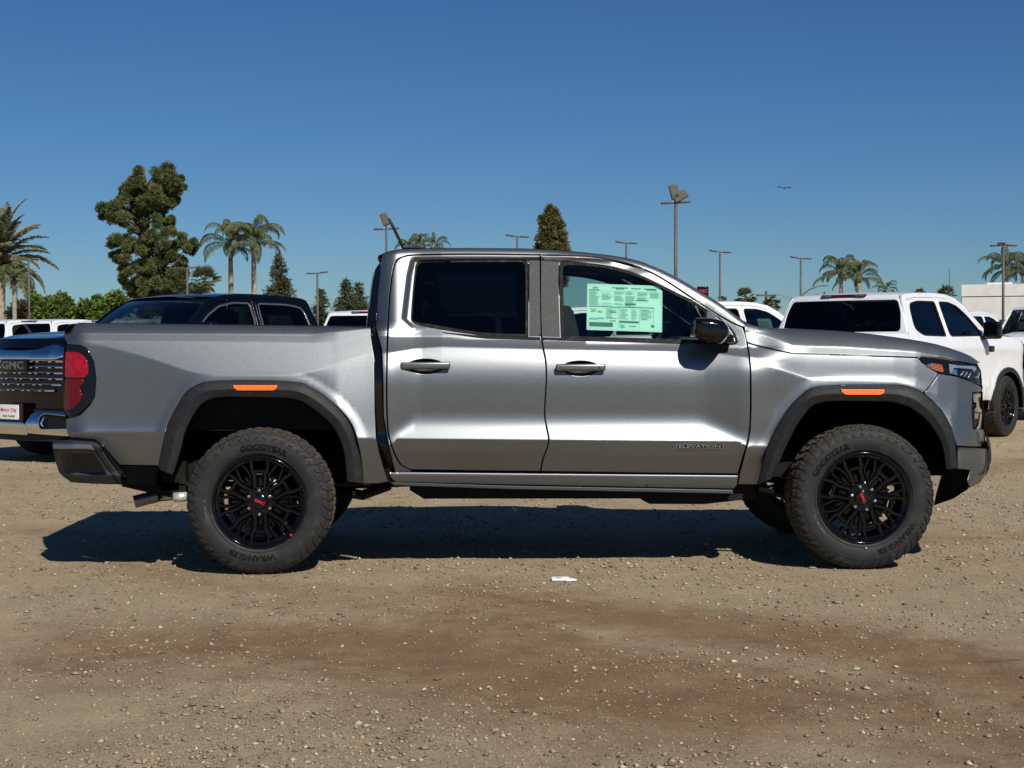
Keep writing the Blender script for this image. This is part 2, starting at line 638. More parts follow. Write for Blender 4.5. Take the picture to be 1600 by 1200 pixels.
def text_geo(s, extrude=0.0, res=2, bold=0.0):
    """flat text in the xy plane, centred, 1 unit cap height"""
    key = (s, extrude, res, bold)
    if key in _text_cache:
        return _text_cache[key]
    cu = bpy.data.curves.new("t", 'FONT')
    cu.body = s
    cu.align_x = 'CENTER'
    cu.size = 1
    cu.resolution_u = res
    cu.offset = bold
    cu.extrude = extrude
    o = bpy.data.objects.new("t", cu)
    COL.objects.link(o)
    dg = bpy.context.evaluated_depsgraph_get()
    dg.update()
    me = o.evaluated_get(dg).to_mesh()
    vs = [v.co.copy() for v in me.vertices]
    fs = [tuple(p.vertices) for p in me.polygons]
    o.evaluated_get(dg).to_mesh_clear()
    bpy.data.objects.remove(o)
    bpy.data.curves.remove(cu)
    ys = [v.y for v in vs]
    lo, hi = min(ys), max(ys)
    k = 1 / (hi - lo)
    vs = [Vector((v.x * k, (v.y - lo) * k - 0.5, v.z)) for v in vs]
    xs = [v.x for v in vs]
    mid = (min(xs) + max(xs)) / 2
    vs = [Vector((v.x - mid, v.y, v.z)) for v in vs]
    _text_cache[key] = (vs, fs)
    return vs, fs


def copy_tree(o, parent=None):
    c = o.copy()
    COL.objects.link(c)
    c.parent = parent
    for ch in list(o.children):
        copy_tree(ch, c)
    return c

# ------------------------------------------------------------------ the silver pickup: shape functions
# (u, v) are ray coordinates of the near side; depth is metres behind the plane y = 0
itp = lambda x, xs, ys: float(np.interp(x, xs, ys))
sst = lambda a, b, x: (lambda t: t * t * (3 - 2 * t))(max(0.0, min(1.0, (x - a) / (b - a))))
YC = 0.95
MPP = 1 / 281.0

FL_R_OUT = [(248, 733), (249, 722), (253, 702), (262, 665), (277, 635), (292, 612), (310, 601), (328, 596.5), (365, 595),
            (400, 595), (440, 596), (470, 599), (485, 605), (503, 616), (530, 638), (551, 665), (562, 701), (566, 728), (568, 755)]
FL_R_IN = [(270, 742), (275, 728), (283, 702), (290, 674), (305, 644), (318, 630), (332, 623), (345, 621), (362, 620.5),
           (400, 621), (430, 621.5), (452, 622.5), (470, 627), (484, 635), (500, 647), (521, 668), (536, 701), (540, 727), (542, 752)]
FL_F_OUT = [(1183, 757), (1188, 740), (1197, 706), (1209, 678), (1223, 652), (1235, 635), (1249, 621), (1262, 610), (1277, 605),
            (1312, 602.5), (1350, 602), (1390, 602), (1413, 603.6), (1438, 612), (1454, 625), (1470, 641), (1485, 667), (1493, 698), (1495, 731)]
FL_F_IN = [(1206, 748), (1211, 734), (1218, 721), (1227, 700), (1238, 678), (1246, 663), (1256, 649), (1266, 637), (1280, 630),
           (1301, 627), (1350, 627), (1390, 628), (1405, 631), (1422, 637), (1434, 645), (1447, 656), (1463, 677), (1473, 700), (1478, 734)]
_fr = np.array(cr(FL_R_OUT, 5))
_ff = np.array(cr(FL_F_OUT, 5))
_seg = {k: (a[:-1], a[1:] - a[:-1], ((a[1:] - a[:-1]) ** 2).sum(1)) for k, a in ((0, _fr), (1, _ff))}


def flare_d(u, v):
    a, d, l = _seg[0 if u < 800 else 1]
    q = np.array((u, v)) - a
    t = np.clip((q * d).sum(1) / l, 0, 1)[:, None]
    return math.sqrt(((q - t * d) ** 2).sum(1).min())


def integ(rows, tilts, r0, row):
    """depth gained going from row r0 to row with the given tilt table (degrees, up-facing positive)"""
    if row == r0:
        return 0.0
    lo, hi = min(row, r0), max(row, r0)
    rs = [lo] + [r for r in rows if lo < r < hi] + [hi]
    ts = [math.tan(R(itp(r, rows, tilts))) for r in rs]
    s = sum((rs[i + 1] - rs[i]) * (ts[i] + ts[i + 1]) / 2 for i in range(len(rs) - 1)) * MPP
    return s if row < r0 else -s


SIL = [(585, 425), (590, 404), (598, 396), (612, 391.5), (625, 389.5), (660, 388), (700, 387.5), (770, 387.7), (840, 389), (904, 393.5),
       (967, 401), (1010, 411.5), (1052, 430), (1095, 455), (1127, 475), (1165, 502.5), (1185, 509.5), (1215, 513), (1250, 514.5),
       (1284, 516), (1330, 518.5), (1370, 523), (1400, 527), (1427, 531), (1450, 535), (1471, 540), (1499, 549), (1515, 556), (1526, 565)]
SILC = cr(SIL, 3)
_sx, _sy = [p[0] for p in SILC], [p[1] for p in SILC]
rsil = lambda u: itp(u, _sx, _sy)
r_crease = lambda u: 685 + 5 * (u - 605) / 565
r_shold = lambda u: itp(u, (609, 649, 690, 845, 1052, 1116, 1167), (551, 544.5, 542, 545.5, 549, 552, 558.5))
r_belt = lambda u: itp(u, (606, 845, 1069, 1165), (524, 531, 536, 541))


def d_door(u, v):
    rc, rs_, rb = r_crease(u), r_shold(u), r_belt(u)
    edge = max(0, 1 - (u - 604) / 55) if u < 700 else max(0, (u - 1085) / 85) if u > 1085 else 0
    sc = 648 + 34 * edge ** 1.3
    top = rsil(u)
    rows = [top - 2, top + 3, top + 9, top + 16, rb, rb + 1, rs_ - 1.6, rs_ + 1.2, rs_ + 13, 583, 606, sc - 8, sc, max(sc + 16, 668), rc - 1.4, rc + 1.2, rc + 19, rc + 22, 745]
    rows = [r + i * 1e-4 for i, r in enumerate(np.maximum.accumulate(rows))]
    ti = [72, 50, 24, 15, 15, 40, 44, 26, 21, 9, -1, -3, 2, 21, 26, -12, -13, -24, -26]
    d = 0.075 + integ(rows, ti, rc, v)
    if u < 625 and v < 520:                      # cab rear corner turns in
        d += ((625 - u) / 35.0) ** 2.2 * 0.07 * sst(520, 500, v)
    if u < 606:
        d += ((606 - u) / 18.0) ** 2 * 0.01
    return d


def d_rocker(u, v):
    t = r_crease(u) + 51
    rows = [t, t + 3, t + 6, t + 20]
    return d_door(u, t) - 0.006 + integ(rows, [50, 14, -12, -22], t, v)


r_b1 = lambda u: itp(u, (100, 400, 488, 580), (521, 522.3, 522.8, 513.5))
r_b2 = lambda u: itp(u, (100, 150, 400, 516, 580), (533, 533.5, 535.5, 537, 521))
_bB = lambda u: itp(u, (100, 150, 225, 310, 475, 545, 595), (534.5, 538, 557, 586, 586, 562, 546))
r_bB = lambda u: sum(_bB(u + k) for k in (-24, -16, -8, 0, 8, 16, 24)) / 7
r_bD = lambda u: itp(u, (100, 250, 590), (675, 675, 685.5))


def bulge(u, v, amt=0.007, wdt=17.0):
    return -amt * (1 - sst(0, wdt, flare_d(u, v)))


def d_bed(u, v):
    r1, r2, rB, rD = r_b1(u), r_b2(u), max(r_bB(u), r_b2(u) + 3), r_bD(u)
    rt = 505 + (u - 114) * 0.0125
    bright = 18 + 6 * sst(120, 560, u)
    rows = [rt - 6, rt + 1, r1 - 1.2, r1, r1 + 2, r2 - 1.6, r2, r2 + 2, rB - 2, rB + 2.5, rB + 20, 645, 660, rD - 1.5, rD + 1.5, 745]
    rows = [r + i * 1e-4 for i, r in enumerate(np.maximum.accumulate(rows))]
    fb = sst(480, 530, u)
    lo = 14 * sst(462, 530, u)
    ti = [74, 56, 42, 24, 33 - 9 * fb, 32 - 8 * fb, 22, bright, bright - 1, 4 + lo, 1 + lo, lo * .75, 5 + lo * .4, 19 - lo * .35, -10, -16]
    d = 0.142 + integ(rows, ti, 535.5, v)
    if u < 142:
        d += ((142 - u) / 42.0) ** 3 * 0.075
    if v < 532 and u < 128:
        d += 0
    return d + bulge(u, v)


r_e1 = lambda u: itp(u, (1165, 1205, 1239, 1269, 1330, 1427, 1500, 1530), (517, 528, 540, 541, 543, 549.5, 563, 571))
r_e2 = lambda u: itp(u, (1165, 1205, 1238, 1300, 1439, 1534), (535, 545, 552, 554, 558.5, 584))
r_fB = lambda u: itp(u, (1165, 1174, 1220, 1264, 1330, 1399, 1430, 1534), (559, 562, 577, 591.5, 591.5, 594.5, 602, 640))


def wrap_f(u):
    return itp(u, (1395, 1430, 1465, 1495, 1515, 1525, 1531, 1536, 1545), (0, .006, .022, .056, .110, .160, .215, .30, .38))


_jc = {}


def d_fend(u, v):
    """fender and hood side, matched to the front door along their shared edge"""
    d = d_fend0(u, v)
    if u < 1240:
        k = round(v * 2) / 2
        if k not in _jc:
            _jc[k] = d_door(1169, max(k, 512)) - d_fend0(1172, max(k, 512))
        d += _jc[k] * (1 - sst(1170, 1240, u))
    return d


def d_fend0(u, v):
    top, e1, e2, rB = rsil(u), r_e1(u), r_e2(u), r_fB(u)
    mid = itp(u, (1172, 1235, 1270), (24, 27, 34))
    rows = [top - 3, top + 2, (top + e1) / 2, e1 - 1.3, e1, e1 + 2, e2 - 1.6, e2, e2 + 2, (e2 + rB) / 2, rB - 2.5, rB, rB + 3, 640, 690, 745]
    rows = [r + i * 1e-4 for i, r in enumerate(np.maximum.accumulate(rows))]
    ti = [76, 58, 48, 42, 24, mid, mid, 22, 15, 9, 10, 19, 1, 0, -4, -12]
    if u > 1462:      # bumper corner: softer
        k = min(1, (u - 1462) / 25)
        ti = [t * (1 - 0.35 * k) if i > 7 else t for i, t in enumerate(ti)]
    if u > 1462:
        ti[12:15] = [17 * k, 16 * k, 6 * k]
    d = 0.085 + integ(rows, ti, rB + 4, v)
    if u > 1462:
        d += 0
    d += itp(u, (1172, 1215, 1260), (0.0, 0.012, 0.0)) * sst(560, 640, v) * 1.0
    return d + bulge(u, v) + wrap_f(u)


# the flare: a strip between two rails
def strip(name, ro, ri, prof, m, parent, off, n=90, yc=YC, smooth=True, base=None):
    """prof: list of (t across, depth)"""
    def resamp(pl):
        pl = cr(pl, 2)
        L = [0]
        for a, b in zip(pl, pl[1:]):
            L.append(L[-1] + math.hypot(b[0] - a[0], b[1] - a[1]))
        return [(itp(L[-1] * i / n, L, [p[0] for p in pl]), itp(L[-1] * i / n, L, [p[1] for p in pl])) for i in range(n + 1)]
    A, B = resamp(ro), resamp(ri)
    objs = []
    for side in ((0, 1) if yc is not None else (0,)):
        vs, fs = [], []
        for i in range(n + 1):
            for t, d in prof:
                tt = min(max(t, 0), 1)
                u, v = A[i][0] + (B[i][0] - A[i][0]) * tt, A[i][1] + (B[i][1] - A[i][1]) * tt
                bb = base(A[i][0], A[i][1]) if base else 0
                q = P(u, v, d + bb)
                vs.append((q.x - off[0], (2 * yc - q.y if side else q.y) - off[1], q.z - off[2]))
        k = len(prof)
        for i in range(n):
            for j in range(k - 1):
                f = (i * k + j, i * k + j + 1, (i + 1) * k + j + 1, (i + 1) * k + j)
                fs.append(f if side else f[::-1])
        me = bpy.data.meshes.new(name)
        me.from_pydata(vs, [], fs)
        me.polygons.foreach_set('use_smooth', [smooth] * len(fs))
        me.update()
        me.set_sharp_from_angle(angle=R(28))
        objs.append(link(name, me, parent, m))
    return objs


def flipfix(me):
    bm = bmesh.new()
    bm.from_mesh(me)
    bmesh.ops.recalc_face_normals(bm, faces=bm.faces)
    bm.to_mesh(me)
    bm.free()


def loft(name, rows, m, parent, off, smooth=True, sharp=35):
    """rows: equal-length lists of world points; a skin between them"""
    n = len(rows[0])
    vs = [tuple(Vector(p) - Vector(off)) for r in rows for p in r]
    fs = [(i * n + j, i * n + j + 1, (i + 1) * n + j + 1, (i + 1) * n + j) for i in range(len(rows) - 1) for j in range(n - 1)]
    me = bpy.data.meshes.new(name)
    me.from_pydata(vs, [], fs)
    flipfix(me)
    me.polygons.foreach_set('use_smooth', [smooth] * len(fs))
    me.update()
    me.set_sharp_from_angle(angle=R(sharp))
    return link(name, me, parent, m)


def across(p, crown=0.0, bow=0.0, n=14, inset_=0.0):
    """points from a near-side point to its mirror, crowned and bowed forward"""
    out = []
    y0, y1 = p.y + inset_, 2 * YC - p.y - inset_
    for i in range(n + 1):
        t = i / n
        k = 1 - (2 * t - 1) ** 2
        out.append(Vector((p.x + bow * k, y0 + (y1 - y0) * t, p.z + crown * k)))
    return out


# ------------------------------------------------------------------ wheels (axis along y, face towards -y)
def tyre_mesh(width=0.29, rad=0.413, rim=0.256):
    b = MB()
    h = width / 2
    prof = [(rim - .004, -h + .045), (rim, -h + .030), (rim + .012, -h + .016), (rim + .03, -h + .007), (rim + .058, -h), (rim + .085, -h + .002),
            (rad - .040, -h + .010), (rad - .026, -h + .020), (rad - .014, -h + .036), (rad - .009, -h + .055),
            (rad - .007, 0), (rad - .009, h - .055), (rad - .014, h - .036), (rad - .026, h - .020), (rad - .040, h - .010), (rim + .085, h - .002), (rim + .058, h),
            (rim + .03, h - .007), (rim, h - .030), (rim - .004, h - .045)]
    b.lathe(prof[:9], 96, 0)
    b.lathe(prof[8:13], 96, 1)
    b.lathe(prof[12:], 96, 0)
    # moulded rings on the sidewall
    for rr, yy in ((rim + .022, -h + .0095), (rad - .066, -h + .0045)):
        b.lathe([(rr - .0025, yy + .003), (rr - .001, yy - .003), (rr + .001, yy - .003), (rr + .0025, yy + .003)], 96, 0)

    def blk(a0, a1, pr, lift, mi, skew=0.0):
        """raised block following profile points pr over an angle range"""
        vs = []
        for li in (0.0, lift):
            for i, (r, y) in enumerate(pr):
                s = skew * i
                sh = 0.12 * (a1 - a0) if li else 0
                for a in (a0 + s + sh, a1 + s - sh):
                    ny = -1 if y < 0 else 1
                    k = min(1.0, max(0, (abs(y) - h + .05) / .03))
                    rr = r + li * (1 - 0.75 * k)
                    yy = y + ny * li * 0.9 * k
                    vs.append((rr * math.cos(a), yy, rr * math.sin(a)))
        n = len(pr)
        fs = []
        for i in range(n - 1):
            q = (2 * n + i * 2, 2 * n + i * 2 + 1, 2 * n + i * 2 + 3, 2 * n + i * 2 + 2)
            fs.append(q)
            fs.append((i * 2, i * 2 + 2, 2 * n + i * 2 + 2, 2 * n + i * 2))
            fs.append((i * 2 + 1, 2 * n + i * 2 + 1, 2 * n + i * 2 + 3, i * 2 + 3))
        e = (n - 1) * 2
        fs += [(0, 2 * n, 2 * n + 1, 1), (e, e + 1, 2 * n + e + 1, 2 * n + e)]
        b.add(vs, fs, mi)
    N = 46
    for k in range(N):
        a = 2 * math.pi * k / N
        w_ = 2 * math.pi / N
        for sgn in (-1, 1):
            g = lambda r, y: (r, sgn * y)
            long_ = k % 2 == 0
            pr = [g(rad - .009, h - .085), g(rad - .009, h - .055), g(rad - .014, h - .036), g(rad - .026, h - .020)]
            blk(a, a + w_ * 0.72, pr, .0055, 2, 0.008)
            pr2 = [g(rad - .022, h - .023), g(rad - .031, h - .0155), g(rad - .040, h - .010), g(rad - (.060 if long_ else .050), h - .005)]
            blk(a + w_ * .05, a + w_ * .38, pr2, .0055, 0, 0.022)
            pr3 = [g(rad - .030, h - .0155), g(rad - .044, h - .009), g(rad - (.052 if long_ else .060), h - .0065)]
            blk(a + w_ * .48, a + w_ * .74, pr3, .0055, 0, 0.022)
        for y in (-.055, -.012, .032):
            blk(a + w_ * (.1 if y < -.02 else .4), a + w_ * (.78 if y < -.02 else 1.08), [(rad - .008, y), (rad - .008, y + .028)], .008, 1, 0.03)
    me = b.build("tyre", [M['rubber'], M['tread'], M['shoulder']]).data
    bpy.data.objects.remove(bpy.data.objects[-1]) if False else None
    return me


def rot2(poly, a):
    c, s = math.cos(a), math.sin(a)
    return [(x * c - y * s, x * s + y * c) for x, y in poly]


def make_wheel_proto():
    """parts as (name, mesh) with the wheel centre at the origin, outer tyre wall at y = -0.1375"""
    global WH
    WH = {}
    before = set(bpy.data.objects)
    WH['tyre'] = tyre_mesh()
    b = MB()     # rim barrel and lip
    b.lathe([(.262, -.118), (.262, -.128), (.256, -.131), (.250, -.128), (.247, -.115), (.240, -.100), (.228, -.03), (.225, .06), (.245, .11), (.262, .12)], 72)
    b.lathe([(.247, -.115), (.243, -.108), (.228, -.104), (.225, -.09)], 72)
    b.build('rim', M['gloss'])
    WH['rim'] = b and bpy.data.meshes['rim']
    b = MB()     # spokes: hub, 6 double-barred forks with U pockets and side braces
    hubp = [(.088 * math.cos(2 * math.pi * k / 24), .088 * math.sin(2 * math.pi * k / 24)) for k in range(24)]
    b.prism(hubp, -.088, -.04, 0, .006)
    for k in range(6):
        a = math.pi / 3 * k
        for s in (-1, 1):
            m_ = lambda pl: [(s * x, y) for x, y in pl]
            # main bar from hub to rim (spoke pointing up = +z)
            b.prism(rot2(m_([(.016, .070), (.040, .072), (.043, .150), (.056, .180), (.060, .246), (.037, .249), (.034, .190), (.020, .165)]), a), -.108, -.060, 0, .0065)
            # side brace forking towards the neighbour
            b.prism(rot2(m_([(.040, .085), (.052, .098), (.062, .150), (.098, .196), (.125, .212), (.117, .222), (.086, .208), (.046, .158)]), a), -.099, -.060, 0, .005)
            b.prism(rot2(m_([(.060, .214), (.088, .222), (.096, .232), (.062, .244)]), a), -.100, -.060, 0, .006)
        b.prism(rot2([(-.034, .160), (.034, .160), (.030, .182), (-.030, .182)], a), -.105, -.065, 0, .006)     # cross link
        b.prism(rot2([(-.014, .085), (.014, .085), (.012, .135), (-.012, .135)], a), -.066, -.055, 0, .003)        # pocket rib
        a2 = a + math.pi / 6
        b.prism(rot2([(-.022, .232), (.022, .232), (.024, .246), (-.024, .246)], a2), -.117, -.09, 0, .002)
        b.prism(rot2([(-.006, .100), (.006, .100), (.010, .150), (.0, .165), (-.010, .150)], a2), -.088, -.060, 0, .003)
        for s in (-1, 1):   # bolt-like bright studs on the lip
            b.tube([(math.sin(a2 + s * .2) * .236, -.1175, math.cos(a2 + s * .2) * .236), (math.sin(a2 + s * .2) * .236, -.105, math.cos(a2 + s * .2) * .236)], .0045, 8)
    b.build('spokes', M['gloss'])
    WH['spokes'] = bpy.data.meshes['spokes']
    b = MB()
    b.lathe([(.0, -.104), (.030, -.104), (.040, -.101), (.043, -.096), (.043, -.08)], 32)
    b.build('center_cap', M['gloss'])
    WH['center_cap'] = bpy.data.meshes['center_cap']
    b = MB()
    b.lathe([(.0, -.125), (.006, -.124), (.0115, -.119), (.013, -.110), (.015, -.106), (.015, -.085)], 14)
    b.build('lug_nut', M['chrome'])
    WH['lug_nut'] = bpy.data.meshes['lug_nut']
    b = MB()
    b.lathe([(.05, -.03), (.165, -.03), (.165, .0), (.05, .0)], 40)
    b.lathe([(.0, -.06), (.068, -.06), (.068, .05)], 24)
    b.build('brake_disc', M['disc'])
    WH['brake_disc'] = bpy.data.meshes['brake_disc']
    b = MB()
    b.rbox((-.185, -.06, -.05), (-.09, .03, .07), .012)
    b.build('brake_caliper', M['chassis'])
    WH['brake_caliper'] = bpy.data.meshes['brake_caliper']
    vs, fs = text_geo("GMC", bold=.02)
    b = MB()
    b.add([(v.x * .021, -.1052, v.y * .017) for v in vs], fs)
    b.build('badge', M['redbadge'])
    WH['badge'] = bpy.data.meshes['badge']

    def arc_text(name, s, rr, hgt, m, sp=1.0):
        vs, fs = text_geo(s, res=2, bold=.04)
        b = MB()
        out = []
        for v in vs:
            r = rr + v.y * hgt
            a = math.pi / 2 - v.x * hgt * sp / rr
            k = (r - .29) / .06
            out.append((r * math.cos(a), -.145 - .0014 + (0.0025 if r < .30 else 0) + (.0035 if r > .335 else 0), r * math.sin(a)))
        b.add(out, fs)
        b.build(name, m)
        return bpy.data.meshes[name]
    WH['model_lettering'] = arc_text('model_lettering', "WRANGLER", .312, .034, M['letter'], 1.12)
    WH['maker_lettering'] = arc_text('maker_lettering', "GOODYEAR", .312, .034, M['letter'], 1.12)
    WH['small_lettering'] = arc_text('small_lettering', "TERRITORY  RT", .300, .011, M['bezel'], 1.3)
    for o in list(bpy.data.objects):
        if o not in before:
            bpy.data.objects.remove(o)


def add_wheel(parent, loc, face, rim_rot=0.0, model_a=None, maker_a=None, scale=1.0, detail=True, lugs=True, small_a=None, steer=0.0):
    """face -1: outer side towards -y, +1: towards +y"""
    wl = group_empty('wheel', parent, loc)
    wl.rotation_euler = (0, 0, steer + (math.pi if face > 0 else 0))
    wl.scale = (scale,) * 3
    link('tyre', WH['tyre'], wl)
    for nm in ('rim', 'spokes', 'center_cap', 'brake_disc') + (('brake_caliper',) if detail else ()):
        o = link(nm, WH[nm], wl)
        if nm in ('spokes', 'center_cap'):
            o.rotation_euler = (0, -rim_rot, 0)
    if detail:
        o = link('badge', WH['badge'], wl)
        o.rotation_euler = (0, -(rim_rot + R(-25)), 0)
    if lugs:
        for k in range(6):
            a = R(90) + math.pi / 3 * k + rim_rot
            o = link('lug_nut', WH['lug_nut'], wl)
            o.location = (.0675 * math.cos(a), 0, .0675 * math.sin(a))
    for nm, a in (('model_lettering', model_a), ('maker_lettering', maker_a), ('small_lettering', small_a)):
        if a is not None:
            o = link(nm, WH[nm], wl)
            o.rotation_euler = (0, -(a - math.pi / 2), 0)
    return wl


make_wheel_proto()

# ------------------------------------------------------------------ the silver pickup: assembly
TRO = Vector((0.25, YC, 0))
truck = thing('pickup_truck', 'silver grey crew cab pickup parked side-on in the foreground, mint price sheet in its window', 'pickup truck', TRO)
T, O = truck, TRO
SV = M['silver']
ps = dict(parent=T, off=O, yc=YC)

# bed side
bed_out = (cr([(579.5, 511.5), (500, 509.8), (300, 507.3), (125, 505.2)], 6)[:-1] + cr([(125, 505.2), (112, 506), (104, 511.5), (100.5, 521), (102, 531), (106, 537.5)], 2)
           + [(127, 539.5), (136, 544.5), (146.5, 565), (150, 590), (148, 620), (139, 634.5), (125, 648), (108, 652.5)]
           + cr([(104.5, 656), (103.5, 668), (106, 679), (110, 684)], 3)
           + [(147, 686.5)] + cr([(147, 686.5), (158, 693), (170, 707), (187, 727)], 3)[1:]
           + [(247.5, 727.5)] + [(x - 0.3, y) for x, y in cr(FL_R_OUT, 4)[1:]]
           + [(592, 755), (606, 752), (601, 738), (592, 706), (587.5, 684), (585.5, 640), (584.5, 556), (579.5, 525)])
# drop the part of the arch line above its first point
panel('bed_side', bed_out, d_bed, SV, feats=(r_b1, r_b2, r_bB, r_bD), step=6, thick=.03, **ps)
bedgap = [(578, 511), (586.5, 514), (596.5, 547), (598, 600), (599, 650), (605, 686), (618, 745), (606, 754), (593, 716), (586.5, 684), (584, 600), (583, 556)]
panel('bed_gap_trim', bedgap, lambda u, v: d_door(610, max(v, 520)) + .035, M['gloss'], T, O, yc=YC, step=8, thick=.05)

# rear door
rd_line = cr([(844, 398.2), (760, 397.2), (690, 397.4), (650, 398.4)], 6) + cr([(650, 398.4), (634, 400), (622, 405.5), (615.5, 417), (611.5, 440), (608.5, 470), (606, 520), (604.8, 560), (604.3, 600), (605, 650), (607.5, 680), (614, 702), (624, 723), (634, 731), (644, 734.5)], 4)[1:]
rd_right = cr([(844.5, 737), (848.5, 717), (855.5, 698), (857.3, 685), (854, 668), (851, 650), (852, 620), (853.5, 595), (852.5, 565), (848, 541), (845.7, 520), (844.3, 470), (844, 398.2)], 5)
rdoor = rd_line + [(700, 735.3)] + rd_right[:-1]
rdoor = inset(ccw(rdoor), 0.7)
win_r_out = (cr([(642.5, 497), (645, 460), (648.5, 425), (650.5, 413), (656, 407.8), (668, 407)], 3) + [(700, 406.4), (760, 405.8), (808, 406)]
             + cr([(812, 406), (820, 407.5), (824.5, 413)], 2) + [(825, 440), (825, 526.5), (790, 526), (750, 523.8)] + cr([(735, 521.5), (705, 517.3), (672, 511.5), (650, 505.8), (643.5, 502)], 4))
win_r_in = (cr([(646.5, 497), (648.8, 460), (652, 428), (654, 416), (659, 412), (668, 411.3)], 3) + [(700, 410.8), (760, 410), (806, 409.8)]
            + cr([(810, 410), (817, 411), (820.3, 415)], 2) + [(820.8, 440), (820.8, 522), (790, 521.5), (752, 519.3)] + cr([(735, 517), (705, 512.3), (675, 506.5), (655, 501.5), (648, 499)], 4))


def cup(cx, cy):
    return [(cx + 28 * math.cos(a), cy + (10.5 if math.sin(a) < 0 else 13) * math.sin(a)) for a in [2 * math.pi * k / 36 for k in range(36)]]


HAND = ((665, 571.5), (907, 574.5))


def chamf(u, v):
    """recess in the rear door frame beside the quarter of the window"""
    x0 = itp(v, (405, 430, 460, 498, 512), (640, 634, 630.5, 626, 640))
    k = sst(x0, x0 + 11, u) * sst(400, 410, v) * sst(523, 500, v + (u - 640) * .25 if u > 640 else v)
    return 0.024 * k


_x0 = lambda v: itp(v, (405, 430, 460, 498, 512), (640, 634, 630.5, 626, 640)) if 402 < v < 514 else -999


def d_rdoor(u, v):
    d = d_door(u, v) + chamf(u, v)
    for hx, hy in HAND:
        r = math.hypot((u - hx) / 30, (v - hy) / 13)
        if r < 1.25:
            d += 0
    return d


FT = (r_crease, r_shold, lambda u: 648 + 34 * (max(0, 1 - (u - 604) / 55) if u < 700 else max(0, (u - 1085) / 85) if u > 1085 else 0) ** 1.3, lambda u: rsil(u) + 8)
panel('rear_door', rdoor, d_rdoor, SV, holes=[win_r_out, cup(*HAND[0])], feats=FT, vfeats=(_x0, lambda v: _x0(v) + 5.5, lambda v: _x0(v) + 11), step=4, **ps)

# front door
fd_top = cr([(844.6, 398.4), (904, 400.5), (946, 404.5), (989, 414.5), (1021, 427.5), (1052.5, 446.5), (1074, 461), (1106, 482), (1127, 495), (1144, 504.5), (1160, 511)], 5)
fd_right = cr([(1160, 511), (1165, 524), (1169, 546), (1171.8, 571), (1172.4, 600), (1172.6, 635), (1171, 672), (1167.5, 692), (1161, 714), (1153.5, 741)], 5)
fdoor = fd_top[:-1] + fd_right + [(1000, 739.3)] + rd_right
fdoor = inset(ccw(fdoor), 0.7)
win_f_out = (cr([(876.5, 526.5), (875.3, 490), (874, 440), (874, 415), (877, 409.5), (884, 409)], 4) + cr([(904, 410.3), (936, 413.6), (967.5, 419.5), (999, 430), (1031, 445), (1063, 461), (1084, 470.5), (1100, 480), (1112, 486.5), (1130, 502), (1142, 513), (1149, 524), (1152.5, 534), (1150, 537.5)], 5)
             + [(1142, 538.5), (1069, 536), (1000, 533.6), (940, 531.5), (885, 529.8)])
win_f_in = (cr([(882.3, 525), (881.3, 490), (879.8, 440), (880, 419), (882, 415.5), (888, 414.5)], 4) + cr([(904, 415), (936, 418), (967, 424), (999, 434), (1031, 449), (1063, 465.5), (1082, 475), (1096, 483), (1100.5, 488)], 5)
            + [(1101.5, 500), (1101.5, 531.5), (1069, 530.3), (1000, 528), (940, 526.3)])
panel('front_door', fdoor, d_rdoor, SV, holes=[win_f_out, cup(*HAND[1])], feats=FT, step=6, **ps)

# window surrounds, glass, pillar film
for nm, wo, wi, gl in (('rear_door_window', win_r_out, win_r_in, M['tint']), ('front_door_window', win_f_out, win_f_in, M['glass'])):
    a = panel('window_trim', wo, lambda u, v: d_door(u, v) + .003 + (chamf(u, v) if u < 700 else 0), M['trim'], T, O, yc=YC, holes=[wi], step=8, thick=.03, edge=.8, drop=.003)
    g = panel(nm, inset(ccw(densify(wi, 6)), -1.5), lambda u, v: d_door(u, v) + .014, gl, T, O, yc=YC, step=22, thick=.0, edge=.8, drop=0)
film = [[(827, 406.5), (843.2, 406.8), (843.8, 470), (845, 525.5), (827, 525.3)], [(845.5, 406.8), (873.3, 409.5), (872.3, 440), (873.5, 480), (875, 526.5), (846.8, 525.7), (845, 470)]]
for k, f in enumerate(film):
    panel('pillar_film', f, lambda u, v: d_door(u, v) - .0025, M['applique'], T, O, yc=YC, step=9, thick=.002, edge=.5, drop=.001)
panel('belt_moulding', [(752, 524.5), (827, 526.3), (844, 526.7), (844.8, 531.3), (760, 529.3), (725, 524.5), (690, 518.7)], lambda u, v: d_door(u, v) - .006, M['trim'], T, O, yc=YC, step=9, thick=.01, edge=.6)
panel('belt_moulding', [(846.5, 526.8), (880, 527.5), (1000, 531), (1070, 533.3), (1070, 537.3), (1000, 535.5), (880, 532.3), (847, 531.2)], lambda u, v: d_door(u, v) - .006, M['trim'], T, O, yc=YC, step=9, thick=.01, edge=.6)
# sail panel behind the mirror
panel('mirror_sail', [(1104, 485), (1112, 488.5), (1129, 503), (1140, 513.5), (1146.5, 524), (1149.5, 534), (1142, 536), (1104, 535)], lambda u, v: d_door(u, v) - .004, M['bezel'], T, O, yc=YC, step=9, thick=.01)

